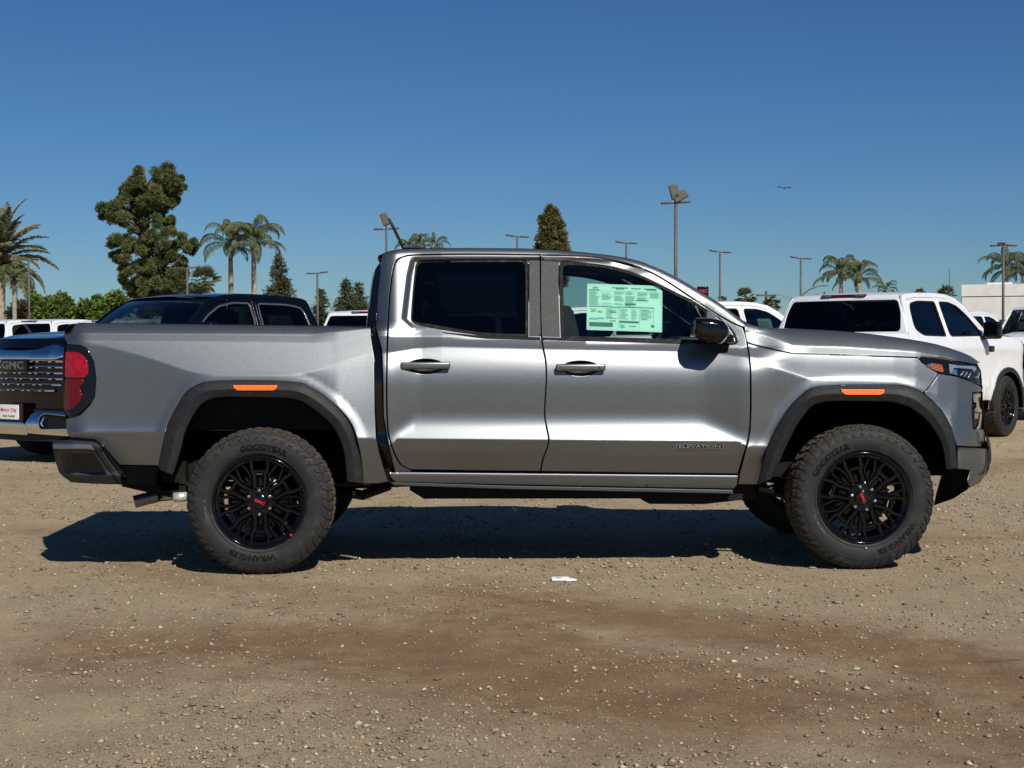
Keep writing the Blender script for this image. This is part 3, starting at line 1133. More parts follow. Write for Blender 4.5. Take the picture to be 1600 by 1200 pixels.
# handles
for (hx, hy), dn in zip(HAND, 'rf'):
    cups = cup(hx, hy)
    for s in (0, 1):
        rows = []
        for k, q in ((1.03, .006), (.92, .018), (.7, .034), (.35, .04), (.02, .041)):
            rr = []
            for u, v in cups + cups[:1]:
                uu, vv = hx + (u - hx) * k, hy + (v - hy) * k
                p = P(uu, vv, d_door(uu, vv) + q)
                rr.append(Vector((p.x, 2 * YC - p.y if s else p.y, p.z)))
            rows.append(rr)
        loft('handle_cup', rows, M['plastic'], T, O)
        b = MB()
        p0, p1 = P(hx - 39, hy + 5.3, d_door(hx, hy)), P(hx + 38.5, hy - 6, d_door(hx, hy))
        d0 = d_door(hx, hy)
        b.rbox((p0.x, d0 - .040, p0.z), (p1.x, d0 - .018, p1.z), .011, seg=3)
        for xx in (p0.x + .02, p1.x - .02):
            b.rbox((xx - .018, d0 - .03, p0.z + .006), (xx + .018, d0 + .012, p1.z - .006), .006)
        if s:
            b.v = [(v[0], 2 * YC - v[1], v[2]) for v in b.v]
        h = b.build('door_handle', M['bezel'] if False else SV, T, O)
        if not s and dn == 'f':
            c = MB()
            q = P(hx + 29, hy, d0 - .041)
            c.lathe([(0, 0), (.005, 0), (.005, .003)], 16, c=q)
            c.build('lock_cylinder', M['trim'], h, O)

# roof rail / cab side frame
cab_side = ([(p[0], p[1] + .6) for p in SILC if 598 <= p[0] <= 1163])
inner = [(p[0], p[1]) for p in fd_top][::-1] + [(x, y) for x, y in rd_line]
cab_out = cab_side + [(1163.5, 505), (1164.5, 511)] + [(x + .3 if i < 40 else x, y - 1.0) for i, (x, y) in enumerate(fd_top[::-1])][1:] \
    + [(844, 397)] + [(x - (1.2 if y > 402 else 0), y - (1.0 if y < 410 else 0)) for x, y in rd_line] + [(642, 737), (619, 745), (606, 688), (599.6, 650), (599, 600), (597, 547), (587.6, 512), (588.5, 480), (591, 445), (594.5, 418)]
panel('cab_side', cab_out, d_door, SV, feats=(lambda u: rsil(u) + 3, lambda u: rsil(u) + 9), step=4, edge=.7, **ps)
# a-pillar joint seam strip is left as the gap; rocker below the doors
rock = [(608, 738), (641, 737.6), (844, 739.8), (1153, 742.8), (1152, 757), (1146, 764), (800, 757.5), (618, 753.5), (612, 748)]
panel('rocker', rock, d_rocker, SV, feats=(lambda u: r_crease(u) + 53.5,), step=5, **ps)
stepb = [(608, 753), (800, 759), (1145, 765.5), (1146, 771.5), (800, 764.5), (616, 758.5)]
panel('sill_step', stepb, lambda u, v: .125 + (760 - v) * .0006, M['sill'], T, O, yc=YC, step=6, thick=.05)

# front fender and hood
e2pts = [(u, r_e2(u)) for u in range(1174, 1441, 8)]
seam = cr([(1466, 583.5), (1460, 593), (1452, 604), (1442.5, 614)], 4)
fend = [(x, y + .8) for x, y in e2pts] + [(1436, 559.5), (1440, 566), (1451, 573.2)] + seam + [(x, y - .3) for x, y in cr(FL_F_OUT, 4)[::-1] if x < 1442] \
    + [(1182, 757), (1153.5, 756.5), (1155.5, 743), (1163, 714), (1169, 692), (1172.6, 672), (1174.2, 635), (1174, 600), (1172.8, 571), (1170.0, 546), (1167.8, 536)]
panel('front_fender', fend, d_fend, SV, feats=(r_e2, r_fB), step=6, **ps)
hood_side = [(p[0], p[1] + .3) for p in SILC if p[0] >= 1166] + [(1526.5, 569), (1500, 564.5), (1471, 558.5), (1440, 557.3)] + [(x, y - .4) for x, y in e2pts[::-1]] + [(1167.0, 534), (1164.9, 524), (1162.8, 505)]
panel('hood_side', hood_side, d_fend, SV, feats=(r_e1, r_e2), step=5, edge=.8, **ps)
rows = []
for u, v in [p for p in SILC if p[0] >= 1164][::2] + [SILC[-1]]:
    p = P(u, v, d_fend(max(u, 1166), v))
    k = sst(1420, 1526, u)
    rows.append(across(p, .012 - .03 * k, .17 * k, inset_=-.001))
hood = loft('hood', rows, SV, T, O)

# roof and glass
rows, wrows = [], []
for u, v in SILC[::2]:
    if 592 <= u <= 1012:
        p = P(u, v, d_door(u, v))
        k = sst(620, 592, u)
        k2 = sst(930, 1012, u)
        rows.append(across(p, .018 * (1 - k) * (1 - .8 * k2), .05 * k2 - .03 * k, inset_=-.001))
loft('roof', rows, SV, T, O)
for u, v in [p for p in SILC if 1010 <= p[0] <= 1166]:
    p = P(u, v + 3, d_door(u, v + 3) + .012)
    wrows.append(across(p, 0, .05, inset_=.0))
loft('windshield', wrows, M['glass'], T, O)
# rear window and the dark edge standing proud of the cab back
rows = []
for u, v in ((592, 411), (585, 424), (581, 450), (577.5, 480), (574, 509), (578, 516)):
    rows.append(across(P(u, v, .34 if v < 500 else .30), 0, -.04 if v > 420 else 0))
loft('rear_window', rows[1:5], M['tint'], T, O)
panel('cab_back_seal', [(594, 409), (586, 421), (582, 445), (578, 478), (574.3, 509), (588, 512), (589.5, 480), (592, 445), (596, 418)], lambda u, v: d_door(600, v) + .05 + (v < 480) * .0, M['gloss'], T, O, yc=YC, step=6, thick=.06)
rows = [across(P(574.5, 509.5, .30)), across(P(588, 560, .30)), across(P(592, 700, .25)), across(P(600, 750, .25))]
loft('cab_back', rows, M['chassis'], T, O)
b = MB()
q = P(594.5, 403.5, .62)
b.rbox((q.x - .018, .64, q.z - .020), (q.x + .05, 1.26, q.z + .024), .012)
hl = b.build('high_brake_light', M['red'], T, O)
b = MB()
b.rbox((q.x - .021, .66, q.z - .006), (q.x + .03, .74, q.z + .01), .004)
b.build('lens', M['lamp'], hl, O)

# antenna
b = MB()
q = P(648, 387, .78)
prof = [(628, 389), (630, 386.5), (634, 385), (655, 384.6), (663, 386.5), (668, 389.5)]
rows = []
for yy, k in ((.72, 0), (.74, .8), (.78, 1), (.82, .8), (.84, 0)):
    rows.append([P(u, 392 - (392 - v) * (.55 + .45 * k) * .95, .78) + Vector((0, yy - .78, 0)) for u, v in prof])
ab = loft('antenna_base', rows, SV, T, O)
b.tube([P(607.5, 341, .78), P(612, 350, .78), P(630.5, 388, .78)], [.006, .009, .009], 8)
b.build('antenna_rod', M['plastic'], ab, O)

# tailgate end, bed interior
end = [(112, 506), (103.5, 511.5), (100.3, 521), (101.8, 531), (105, 537.5), (100, 542), (98.5, 590), (100, 644), (104.3, 656), (103.3, 668), (106, 679), (110, 684)]
rows = [across(P(u, v, .197 if i else .15), 0, -.03) for i, (u, v) in enumerate(end)]
tg = loft('tailgate', rows, SV, T, O, sharp=50)
b = MB()
xr = P(100, 590, .2).x
b.rbox((xr - .035, .72, 1.12), (xr + .02, 1.18, 1.2), .008)
b.build('tailgate_handle', M['plastic'], tg, O)
b = MB()
x0, x1 = P(114, 560, .1).x, P(576, 560, .1).x
b.box((x0, .22, .80), (x1, 1.68, .83))
b.box((x0, .22, .83), (x1, .25, 1.34))
b.box((x0, 1.65, .83), (x1, 1.68, 1.34))
b.box((x1 - .03, .26, .83), (x1, 1.64, 1.34))
b.box((x0 + .01, .26, .83), (x0 + .05, 1.64, 1.33))
b.build('bed_floor', M['chassis'], T, O)
for s in (0, 1):
    rws = []
    for u in (120, 200, 300, 400, 500, 578):
        v = 505 + (u - 114) * 0.0125
        p = P(u, v, d_bed(u, v))
        pts = [p, p + Vector((0, .02, .004)), p + Vector((0, .07, .004)), p + Vector((0, .075, -.06))]
        rws.append([Vector((a.x, 2 * YC - a.y if s else a.y, a.z)) for a in pts])
    loft('bed_rail_cap', rws, M['plastic'], T, O)

# tail lamps
tl = cr([(99.5, 541), (104, 538.8), (118, 538.6), (129, 540), (137, 545.5), (146, 564), (149.3, 590), (147, 619), (138, 634), (124, 647), (110, 651.5), (103, 647.5)], 4) + cr([(100, 640), (98, 620), (97.5, 590), (98, 560)], 5)


def d_tail(u, v):
    return d_bed(max(u, 99), 590) - .006 + .0002 * (590 - v)


for o in panel('tail_lamp', tl, d_tail, M['smoke'], T, O, yc=YC, step=5, thick=.05, edge=1.5):
    s = 0 if o.name == 'tail_lamp' else 1
    c0 = len(bpy.data.objects)
    for nm, poly, m_ in (('red_lens', [(100, 549), (122, 550), (131, 556), (137.5, 566), (138.5, 582), (133, 590.5), (100, 590.5)], M['red']),
                         ('red_lens', [(99.5, 592), (131, 592), (130, 600), (125, 603), (126, 612), (130, 616), (124, 629), (116, 636), (110, 641), (100.5, 640)], M['reddark'])):
        pr = panel(nm, rnd_poly(poly, 4), lambda u, v: d_tail(u, v) - .0035, m_, o, O, yc=YC, step=5, thick=.003, edge=1.2)
        bpy.data.objects.remove(pr[1 - s])
# flares, markers
prof = [(0, .052), (.02, .036), (.10, .028), (.30, .014), (.47, .004), (.52, .0), (.56, .001), (.95, .017), (1.0, .024), (1.0, .06)]
for ro, ri, mk, mv in ((FL_R_OUT, FL_R_IN, (364, 433), 605.7), (FL_F_OUT, FL_F_IN, (1314.5, 1382.5), 612.5)):
    fl = strip('wheel_flare', ro, ri, prof, M['plastic'], T, O)
    for s in (0, 1):
        if s and ro is FL_R_OUT:
            continue
        a, bb = mk
        mp = rnd_poly([(a, mv - 4.2), (bb, mv - 4.2), (bb, mv + 1), (bb - 6, mv + 4.6), (a + 7, mv + 4.6), (a, mv)], 1.5)
        d0 = lambda u, v: .0015 - (v - mv) * .0005
        panel('marker_bezel', inset(ccw(densify(mp, 6)), -1.1), lambda u, v: d0(u, v) + .0015, M['gloss'], T, O, yc=YC, step=8, thick=.01, edge=.6)
        panel('side_marker', mp, lambda u, v: d0(u, v) - .003, M['amber'], T, O, yc=YC, step=6, thick=.012, edge=1.1)
        break
    # liner
    for s in (0, 1):
        A = cr(ri, 4)
        rows = []
        for u, v in A:
            r = [P(u, v, .03), P(u + (0), v, .18), P(u, v, .18) + Vector((0, .5, 0))]
            rows.append([Vector((p.x, 2 * YC - p.y if s else p.y, p.z)) for p in r])
        loft('wheel_well', rows, M['dark'], T, O)
        b = MB()
        pl = [P(u, v, .18) for u, v in A]
        b.add([(p.x, (.68 if not s else 2 * YC - .68), p.z) for p in pl], [tuple(range(len(pl)))])
        b.build('inner_wall', M['dark'], T, O)

# front end: fascia corner, lamps, bumper
d_fas = d_fend
fas = [(1467.5, 584)] + [(1494, 588.5), (1516, 596), (1533, 605), (1534.5, 612), (1519.5, 612), (1518, 640), (1520, 671), (1535.5, 671), (1538.5, 676), (1540, 690), (1541, 698.5), (1495.5, 696.5)] \
    + [(x + .3, y) for x, y in [(1493, 692), (1489.5, 680), (1485.5, 667), (1478, 653), (1470.5, 641), (1455, 625), (1444.5, 616)]] + [(x + .8, y + .2) for x, y in seam[::-1]][1:-1]
panel('front_fascia', fas, d_fas, SV, feats=(lambda u: r_fB(u), lambda u: 611), step=5, **ps)
recess = [(1519, 612), (1535.5, 612), (1536.5, 640), (1536, 671.5), (1520, 671.5), (1517.5, 640)]
panel('fog_lamp_recess', recess, lambda u, v: d_fas(u, v) + .03, M['gloss'], T, O, yc=YC, step=6, thick=.05)
for poly in ([(1520, 616), (1534, 614), (1534.3, 620), (1528, 622), (1530, 636), (1534, 640), (1534, 645), (1522, 643), (1523, 637), (1525.5, 636), (1525, 630), (1521, 628)],
             [(1531.5, 645), (1535, 645), (1532.5, 665), (1529, 671), (1524.5, 671), (1529, 662)]):
    panel('fog_lamp_bezel', poly, lambda u, v: d_fas(u, v) + .008, M['chrome'], T, O, yc=YC, step=4, thick=.02, edge=.6)
panel('fog_lamp', [(1522, 644), (1530, 645.5), (1528, 655), (1522, 655)], lambda u, v: d_fas(u, v) + .02, M['amberdark'], T, O, yc=YC, step=4, thick=.02, edge=.6)
hl_ = cr([(1434.5, 560), (1437, 558.6), (1446, 558.8), (1471, 561), (1500, 566.5), (1515, 570), (1524, 570.5), (1527.5, 573), (1531, 580), (1534, 591), (1534.5, 603)], 4) + cr([(1533.5, 604.2), (1516, 595), (1495, 587.5), (1466, 582.3), (1451, 574), (1440, 566.5)], 4)
d_hl = lambda u, v: d_fend(u, 575) - .004 + (575 - v) * .0006
for o in panel('headlight', hl_, d_hl, M['smoke'], T, O, yc=YC, step=5, thick=.04, edge=1.3):
    s = 0 if o.name == 'headlight' else 1
    for nm, poly, m_ in (('turn_signal', [(1455, 567.5), (1472, 570), (1475, 580), (1472, 582), (1456, 577.5), (1452.5, 573)], M['amberdark']),
                         ('reflector', [(1447, 571), (1452, 567.5), (1454, 568), (1452, 575)], M['chrome']),
                         ('daytime_lamp', [(1483, 569), (1500, 571), (1524, 572.5), (1526, 577.5), (1522, 582), (1519, 576.8), (1490, 574.5), (1488.5, 584), (1484, 583)], M['lamp']),
                         ('lens_element', [(1489, 576), (1495, 577), (1496, 586), (1489.5, 584.5)], M['chrome']),
                         ('lens_element', [(1500, 586.5), (1503.5, 586.5), (1507, 580), (1504.5, 580)], M['lamp']),
                         ('lens_element', [(1506, 588.3), (1509, 588.5), (1512.5, 581), (1510.2, 581)], M['lamp']),
                         ('lens_element', [(1511.5, 590.2), (1514.5, 590.7), (1518, 583), (1515.5, 582.5)], M['lamp']),
                         ('lens_element', [(1521, 589.5), (1527, 588), (1530, 581), (1531.5, 584), (1529, 591)], M['lamp'])):
        pr = panel(nm, poly, lambda u, v: d_hl(u, v) - .003, m_, o, O, yc=YC, step=6, thick=.002, edge=.5, drop=.001)
        bpy.data.objects.remove(pr[1 - s])
d_bump = lambda u, v: .075 + wrap_f(u - 9) + .02 * sst(715, 760, v)
lb = [(1496, 699), (1541, 701), (1546.5, 705), (1547, 716), (1541, 738), (1532, 754), (1515, 762), (1511, 752), (1516, 735), (1505, 733), (1496, 733)]
panel('bumper_corner', lb, lambda u, v: d_bump(u, v) - .012 * (1 - sst(698, 703, v)), SV, feats=(lambda u: 703,), step=4, **ps)
bar = [(1541, 674), (1545.5, 686), (1548.5, 702), (1549, 718), (1545.5, 732), (1540, 744), (1543, 725), (1543.5, 700), (1541, 690)]
panel('bumper_edge', bar, lambda u, v: wrap_f(u - 9) + .02, M['plastic'], T, O, yc=YC, step=4, **ps if False else {})
val = [(1459, 790), (1463, 770), (1470, 745), (1479, 735), (1496, 734.5), (1515, 736.5), (1510, 752), (1513, 764), (1490, 779)]
panel('air_dam', val, lambda u, v: .10 + (v - 735) * .0045 + wrap_f(u - 20), M['dark'], T, O, yc=YC, step=6)
# nose across the width, hidden from here but closed
nose = [(1526, 566, .33), (1533, 580, .35), (1534.5, 604, .36), (1536, 640, .37), (1537, 672, .37), (1541, 699, .36)]
loft('grille', [across(P(u, v, d), 0, .07) for u, v, d in nose], M['gloss'], T, O)
loft('front_bumper', [across(P(u, v, d), 0, .1) for u, v, d in ((1541, 690, .33), (1546, 704, .36), (1546, 716, .36), (1540, 738, .33), (1531, 753, .3), (1514, 763, .25))], SV, T, O)
b = MB()
for i, v in enumerate((588, 600, 612, 624, 636, 648, 660)):
    q = P(1535, v, .36)
    b.rbox((q.x + .0, .62, q.z - .008), (q.x + .06, 1.28, q.z + .008), .005)
b.build('grille_bars', M['chrome'], T, O)
for i, (vs, fs) in enumerate([text_geo("GMC", .02)]):
    q = P(1535, 622, .36)
    b = MB()
    b.add([(q.x + .075 + v.z, YC + v.x * .11, q.z + v.y * .1) for v in vs], fs)
    b.build('grille_emblem', M['redbadge'], T, O)

# rear bumper
rb_ = cr([(81, 697), (82.5, 690.5), (88, 687.6), (110, 687)], 3) + cr([(142, 689.5), (150, 691.5), (156, 697), (172, 722), (189, 744)], 4) + [(189, 757), (150, 756), (113, 754), (99, 745), (92, 738), (85, 715)]
d_rb = lambda u, v: (.06 + max(0, (118 - u) / 38) ** 2 * .12
                     + integ([686, 690, 693, 697, 699, 704, 706, 736, 740, 744, 760], [60, 45, 30, 20, -5, -35, -8, -3, 30, -20, -30], 703, v))
for o in panel('rear_bumper', rb_, d_rb, M['plastic'], T, O, yc=YC, step=4, thick=.04, feats=(lambda u: 698, lambda u: 704, lambda u: 740)):
    pass
panel('bumper_trim', cr([(82, 696), (84, 693.5), (92, 692.8), (140, 694.5), (148, 697), (150, 703), (146, 704.5), (135, 702.3), (84, 701.5)], 4, True), lambda u, v: d_rb(u, v) - .004, M['bezel'], T, O, yc=YC, step=4, thick=.006, edge=1.2)
panel('bumper_pad', rnd_poly([(90, 707), (147, 708), (168, 742), (152, 744), (120, 739), (99, 740)], 3), lambda u, v: d_rb(u, v) - .003, M['gloss'], T, O, yc=YC, step=5, thick=.005, edge=1)
panel('bumper_brace', [(143, 695), (151, 695), (186, 745), (190, 757), (179, 746)], lambda u, v: d_rb(u, v) - .012, M['plastic'], T, O, yc=YC, step=5, thick=.02, edge=1.2)
panel('bumper_top', [(108, 685), (147, 687), (160, 695), (198, 746), (190, 746), (154, 694), (142, 690), (108, 688)], lambda u, v: .11, M['gloss'], T, O, yc=YC, step=6, thick=.08)
loft('bumper_bar', [across(P(u, v, d), 0, -.03) for u, v, d in ((88, 687, .2), (81.5, 692, .2), (82, 705, .2), (88, 725, .2), (99, 745, .2), (112, 754, .24))], M['plastic'], T, O)
b = MB()
b.box((P(186, 740, .14).x, .13, P(200, 757, .13).z), (P(250, 740, .13).x, .2, P(200, 728.5, .13).z))
b.build('mud_guard', M['dark'], T, O)
b = MB()
b.box((P(186, 740, .14).x, 2 * YC - .2, P(200, 757, .13).z), (P(250, 740, .13).x, 2 * YC - .13, P(200, 728.5, .13).z))
b.build('mud_guard', M['dark'], T, O)

# underbody
b = MB()
xa, xb = P(110, 700, .3).x, P(1500, 700, .3).x
zz = lambda v, Y: P(800, v, Y).z
for y0 in (.40, 1.42):
    b.box((xa + .1, y0, .50), (xb - .05, y0 + .08, .63))
for xx in (-1.9, -1.0, -.2, .5, 1.2, 2.2):
    b.box((xx, .48, .52), (xx + .08, 1.42, .58))
b.build('frame', M['chassis'], T, O)
b = MB()
b.box((P(606, 700, .2).x, .17, .56), (P(1180, 700, .2).x, 1.73, .60))
b.box((P(1180, 700, .2).x, .68, .60), (P(1500, 700, .2).x, 1.22, .75))
b.box((P(110, 700, .2).x, .30, .74), (P(606, 700, .2).x, 1.6, .78))
b.build('floor_pan', M['dark'], T, O)
b = MB()
b.prism([(P(640, 764, .2).x, zz(764, .25)), (P(662, 777, .2).x, zz(777.5, .25)), (P(1000, 781, .2).x, zz(779.5, .25)), (P(1015, 789, .2).x, zz(788, .25)), (P(1100, 791, .2).x, zz(789, .25)),
         (P(1180, 783, .2).x, zz(781, .25)), (P(1180, 760, .2).x, .6), (P(640, 760, .2).x, .6)], .22, .9)
b.build('fuel_tank', M['chassis'], T, O)
b = MB()
b.rbox((P(245, 757, .3).x, .30, zz(768, .3)), (P(285, 757, .3).x, .55, zz(745, .3)), .02)
b.build('shackle', M['chassis'], T, O)
b = MB()
b.prism([(P(190, 757, .3).x, zz(756, .3)), (P(268, 770, .3).x, zz(774, .3)), (P(290, 770, .3).x, zz(772, .3)), (P(290, 740, .3).x, .62), (P(188, 740, .3).x, .62)], .30, 1.2)
b.build('spare_tyre_shield', M['chassis'], T, O)
b = MB()
ra = P(408, 786, .15)
fa = P(1346, 778, .15)
b.tube([(ra.x, .2, .40), (ra.x, 1.7, .40)], .045, 12)
b.lathe([(0, -.14), (.08, -.13), (.13, -.06), (.14, 0), (.13, .06), (.08, .13), (0, .14)], 20, c=(ra.x, .95, .41))
b.tube([(fa.x, .25, .40), (fa.x, 1.65, .40)], .035, 12)
b.tube([(ra.x + .1, .95, .42), (fa.x - .6, .95, .5)], .04, 10)
b.build('axles', M['chassis'], T, O)
b = MB()
b.tube([(P(604, 760, .2).x, .45, zz(757, .45)), (P(560, 760, .2).x, .5, zz(772, .5)), (P(520, 760, .2).x, .5, zz(765, .5))], .03, 10)
b.build('body_mount', M['chassis'], T, O)
for s in (.30, 1.55):
    b = MB()
    b.rbox((ra.x - .62, s, .47), (ra.x + .62, s + .06, .5), .01)
    b.build('leaf_spring', M['chassis'], T, O)
    b = MB()
    b.tube([(ra.x + .12, s + .1, .36), (ra.x + .25, s + .2, .68)], .03, 8)
    b.build('rear_damper', M['chassis'], T, O)
    b = MB()
    b.tube([(fa.x - .15, s + .1, .40), (fa.x - .1, s + .14, .75)], .04, 8)
    b.build('front_damper', M['chassis'], T, O)
    b = MB()
    b.tube([(fa.x - .55, s + .12, .42), (fa.x - .05, s + .02, .34)], .022, 8)
    b.build('control_arm', M['chassis'], T, O)
b = MB()
q0, q1 = P(212, 784, .42), P(292, 772, .42)
b.tube([P(244, 777, .42), P(300, 772, .42), P(340, 768, .45)], .027, 14)
ex = b.build('exhaust_pipe', M['steel'], T, O)
b = MB()
dirv = Vector((-.94, -.25, -.22)).normalized()
base = P(246, 775, .42)
pts = [base, base + dirv * .135]
b.tube(pts, .036, 20, cap=False)
b.tube([base, base + dirv * .13], .033, 20, cap=False)
b.tube([base + dirv * .02, base + dirv * .03], .033, 20)
b.build('exhaust_tip', M['disc'], ex, O)
b = MB()
b.tube([P(272, 777, .30), P(292, 776, .30)], .028, 14)
b.build('muffler_sleeve', mat('bright_aluminium', (.75, .74, .7), .4, metal=.6), ex, O)

# mirrors
for s in (0, 1):
    out = rnd_poly([(1083.8, 500.5), (1087, 496), (1112, 496.5), (1131, 501), (1139.6, 512), (1140.2, 524), (1127, 538.5), (1110, 535), (1091, 531), (1084, 521)], 3, 3)
    cx, cy = 1110, 516
    rows = []
    for Y, k in ((-.055, .02), (-.055, .45), (-.050, .72), (-.036, .88), (-.012, .96), (.03, 1.0), (.12, 1.0), (.17, .95), (.18, .6), (.18, .02)):
        rows.append([P(cx + (u - cx) * k, cy + (v - cy) * k, Y) for u, v in out + out[:1]])
    rows = [[Vector((p.x, 2 * YC - p.y if s else p.y, p.z)) for p in r] for r in rows]
    mr = loft('door_mirror', rows, M['gloss'], T, O, sharp=40)
    b = MB()
    p0, p1 = P(1122, 528, .12), P(1136, 536, .2)
    b.rbox((p0.x, .08, p1.z), (p1.x + .02, .25, p0.z + .02), .012)
    if s:
        b.v = [(v[0], 2 * YC - v[1], v[2]) for v in b.v]
    b.build('mirror_arm', M['gloss'], mr, O)
    b = MB()
    q0, q1 = P(1083.6, 528, .0), P(1083.6, 500, .0)
    b.box((q0.x + .006, .03, q0.z + .006), (q0.x + .012, .15, q1.z - .006))
    if s:
        b.v = [(v[0], 2 * YC - v[1], v[2]) for v in b.v]
    b.build('mirror_glass', M['chrome'], mr, O)

# door badge
b = MB()
q0, q1 = P(1058.5, 704.5, 0), P(1135, 693.5, 0)
dd = d_door(1100, 699)
b.rbox((q0.x, dd - .004, q0.z), (q1.x, dd + .01, q1.z), .003)
bd = b.build('door_badge', M['steel'], T, O)
b = MB()
b.box((q0.x + .012, dd - .0052, q0.z + .008), (q1.x - .008, dd - .0045, q1.z - .008))
b.build('badge_field', M['gloss'], bd, O)
vs, fs = text_geo("ELEVATION", bold=.01)
wd = max(v.x for v in vs) * 2
b = MB()
cx = (q0.x + q1.x) / 2
b.add([(cx + v.x * .235 / wd, dd - .0062, (q0.z + q1.z) / 2 + v.y * .016) for v in vs], fs)
b.build('badge_lettering', M['chrome'], bd, O)

# interior
b = MB()
sx = {'f': P(985, 600, .5).x, 'r': P(735, 600, .5).x}
for key in ('f', 'r'):
    for yy in (.57, 1.33):
        X = sx[key] + (-.09 if key == 'f' else .12)
        mt = Matrix.Translation((X - .22, yy, 1.0)) @ Matrix.Rotation(R(-14), 4, 'Y')
        b = MB()
        b.rbox((-.06, -.25, 0), (.08, .25, .52), .05, mt=mt)
        st = b.build('seat', M['cloth'], T, O)
        b = MB()
        b.rbox((-.04, -.11, .56), (.06, .11, .74), .04, mt=mt)
        b.tube([mt @ Vector((0, -.06, .5)), mt @ Vector((0, -.06, .6))], .008, 6)
        b.tube([mt @ Vector((0, .06, .5)), mt @ Vector((0, .06, .6))], .008, 6)
        b.build('headrest', M['cloth'], st, O)
        b = MB()
        b.rbox((X - .2, yy - .25, .88), (X + .32, yy + .25, 1.02), .05)
        b.build('seat_cushion', M['cloth'], st, O)
b = MB()
xd = P(1120, 540, .5).x
b.rbox((xd - .12, .24, 1.0), (xd + .35, 1.66, 1.265), .06)
b.rbox((xd - .2, .75, 1.1), (xd - .02, 1.15, 1.33), .02)
db = b.build('dashboard', M['dash'], T, O)
b = MB()
cw = Vector((xd - .28, 1.36, 1.2))
ring = [cw + Vector((.05 * math.sin(a), .19 * math.cos(a), .18 * math.sin(a))) for a in [2 * math.pi * k / 32 for k in range(33)]]
b.tube(ring, .014, 8, cap=False)
b.tube([cw + Vector((0, -.17, 0)), cw, cw + Vector((0, .17, 0))], .02, 8)
b.tube([cw, (xd, 1.36, 1.1)], .03, 8)
b.build('steering_wheel', M['dash'], T, O)
# headliner and door cards
rows = []
for u, v in [p for p in SILC[::3] if 600 <= p[0] <= 1010]:
    rows.append(across(P(u, v + 11, d_door(u, v + 11) + .03), .01, 0))
loft('headliner', rows, mat('grey_headliner', (.16, .155, .15), .95), T, O)
for s in (0, 1):
    b = MB()
    for a, c in ((610, 842), (848, 1158)):
        p0, p1 = P(a, 745, .22), P(c, 531, .22)
        b.box((p0.x, .215, p0.z), (p1.x, .24, 1.27))
    if s:
        b.v = [(v[0], 2 * YC - v[1], v[2]) for v in b.v]
    b.build('door_card', M['dash'], T, O)
b = MB()
b.box((P(606, 600, .3).x, .22, .60), (P(618, 600, .3).x, 1.68, 1.22))
b.build('cab_bulkhead', M['dash'], T, O)
b = MB()
q = P(1100, 520, .5)
b.rbox((q.x - .02, .88, 1.50), (q.x + .01, 1.06, 1.56), .012)
b.build('inside_mirror', M['dash'], T, O)

# price sheet in the front window
sh = [(917.5, 443), (1022, 446.3), (1030, 448.5), (1035, 455), (1034.5, 519.3), (916.5, 515.3)]
d_sh = lambda u, v: d_door(u, v) + .019
b = MB()
b.add([P(u, v, d_sh(u, v)) for u, v in sh], [tuple(range(len(sh)))[::-1]])
sheet = b.build('price_sheet', M['paper'], T, O)
b = MB()


def skew(x, y, e=.0012):           # x 0..1, y 0..1 on the sheet
    u = 918.3 + x * 115.5
    v0 = 444.5 + x * 3.4
    v1 = 514 + x * 4
    v = v0 + (v1 - v0) * y
    return P(u, v, d_sh(u, v) - e)


def rect(x0, y0, x1, y1, mi, e=.0012):
    b.add([skew(x0, y0, e), skew(x1, y0, e), skew(x1, y1, e), skew(x0, y1, e)], [(0, 3, 2, 1)], mi)


rng = random.Random(3)
for ci, cx0 in enumerate((.02, .19, .36, .51, .67, .84)):
    nl = (15, 15, 14, 16, 9, 6)[ci]
    for k in range(nl):
        y = .15 + k * .021
        wd = rng.uniform(.08, .145) if ci < 4 else rng.uniform(.1, .15)
        if rng.random() < .88:
            rect(cx0, y, cx0 + wd, y + .011, 1)
rect(.02, .105, .16, .122, 0)
rect(.02, .128, .97, .132, 1)
rect(.02, .475, .90, .492, 0)
rect(.29, .475, .43, .51, 2)
rect(.50, .40, .65, .435, 0)
rect(.66, .315, .82, .335, 0)
rect(.42, .49, .424, .96, 0)
rect(.70, .50, .703, .96, 1)
rect(.885, .50, .889, .83, 0)
rect(.43, .79, .69, .835, 0)
rect(.02, .84, .34, .935, 0)
rect(.02, .73, .41, .734, 1)
rect(.12, .735, .22, .77, 2)
rect(.44, .88, .5, .95, 2)
rect(.86, .86, .9, .92, 0)
for k in range(9):
    y = .53 + k * .026
    rect(.44, y, .44 + rng.uniform(.06, .11), y + .012, 1)
    rect(.59, y, .59 + rng.uniform(.05, .09), y + .012, 1)
    rect(.715, y, .715 + rng.uniform(.09, .16), y + .012, 1 if k % 4 else 0)
    rect(.25, y, .25 + rng.uniform(.05, .14), y + .012, 1)
for x0, x1, y in ((.33, .54, .045), (.38, .49, .07), (.59, .72, .055), (.76, .93, .055), (.8, .93, .075), (.29, .38, .565), (.30, .39, .60), (.02, .12, .76), (.3, .38, .79), (.56, .66, .9)):
    rect(x0, y, x1, y + .018, 0)


def stext(s, x, y, h, mi):
    vs, fs = text_geo(s, res=1, bold=.02)
    b.add([skew(x + v.x * h * .62, y - v.y * h, .0014) for v in vs], fs, mi)


stext("GMC", .105, .062, .045, 0)
stext("20", .075, .575, .085, 0)
stext("19", .145, .60, .05, 0)
stext("23", .175, .60, .05, 0)
b.build('sheet_print', [M['ink'], M['ink2'], M['inkcyan']], sheet, O)

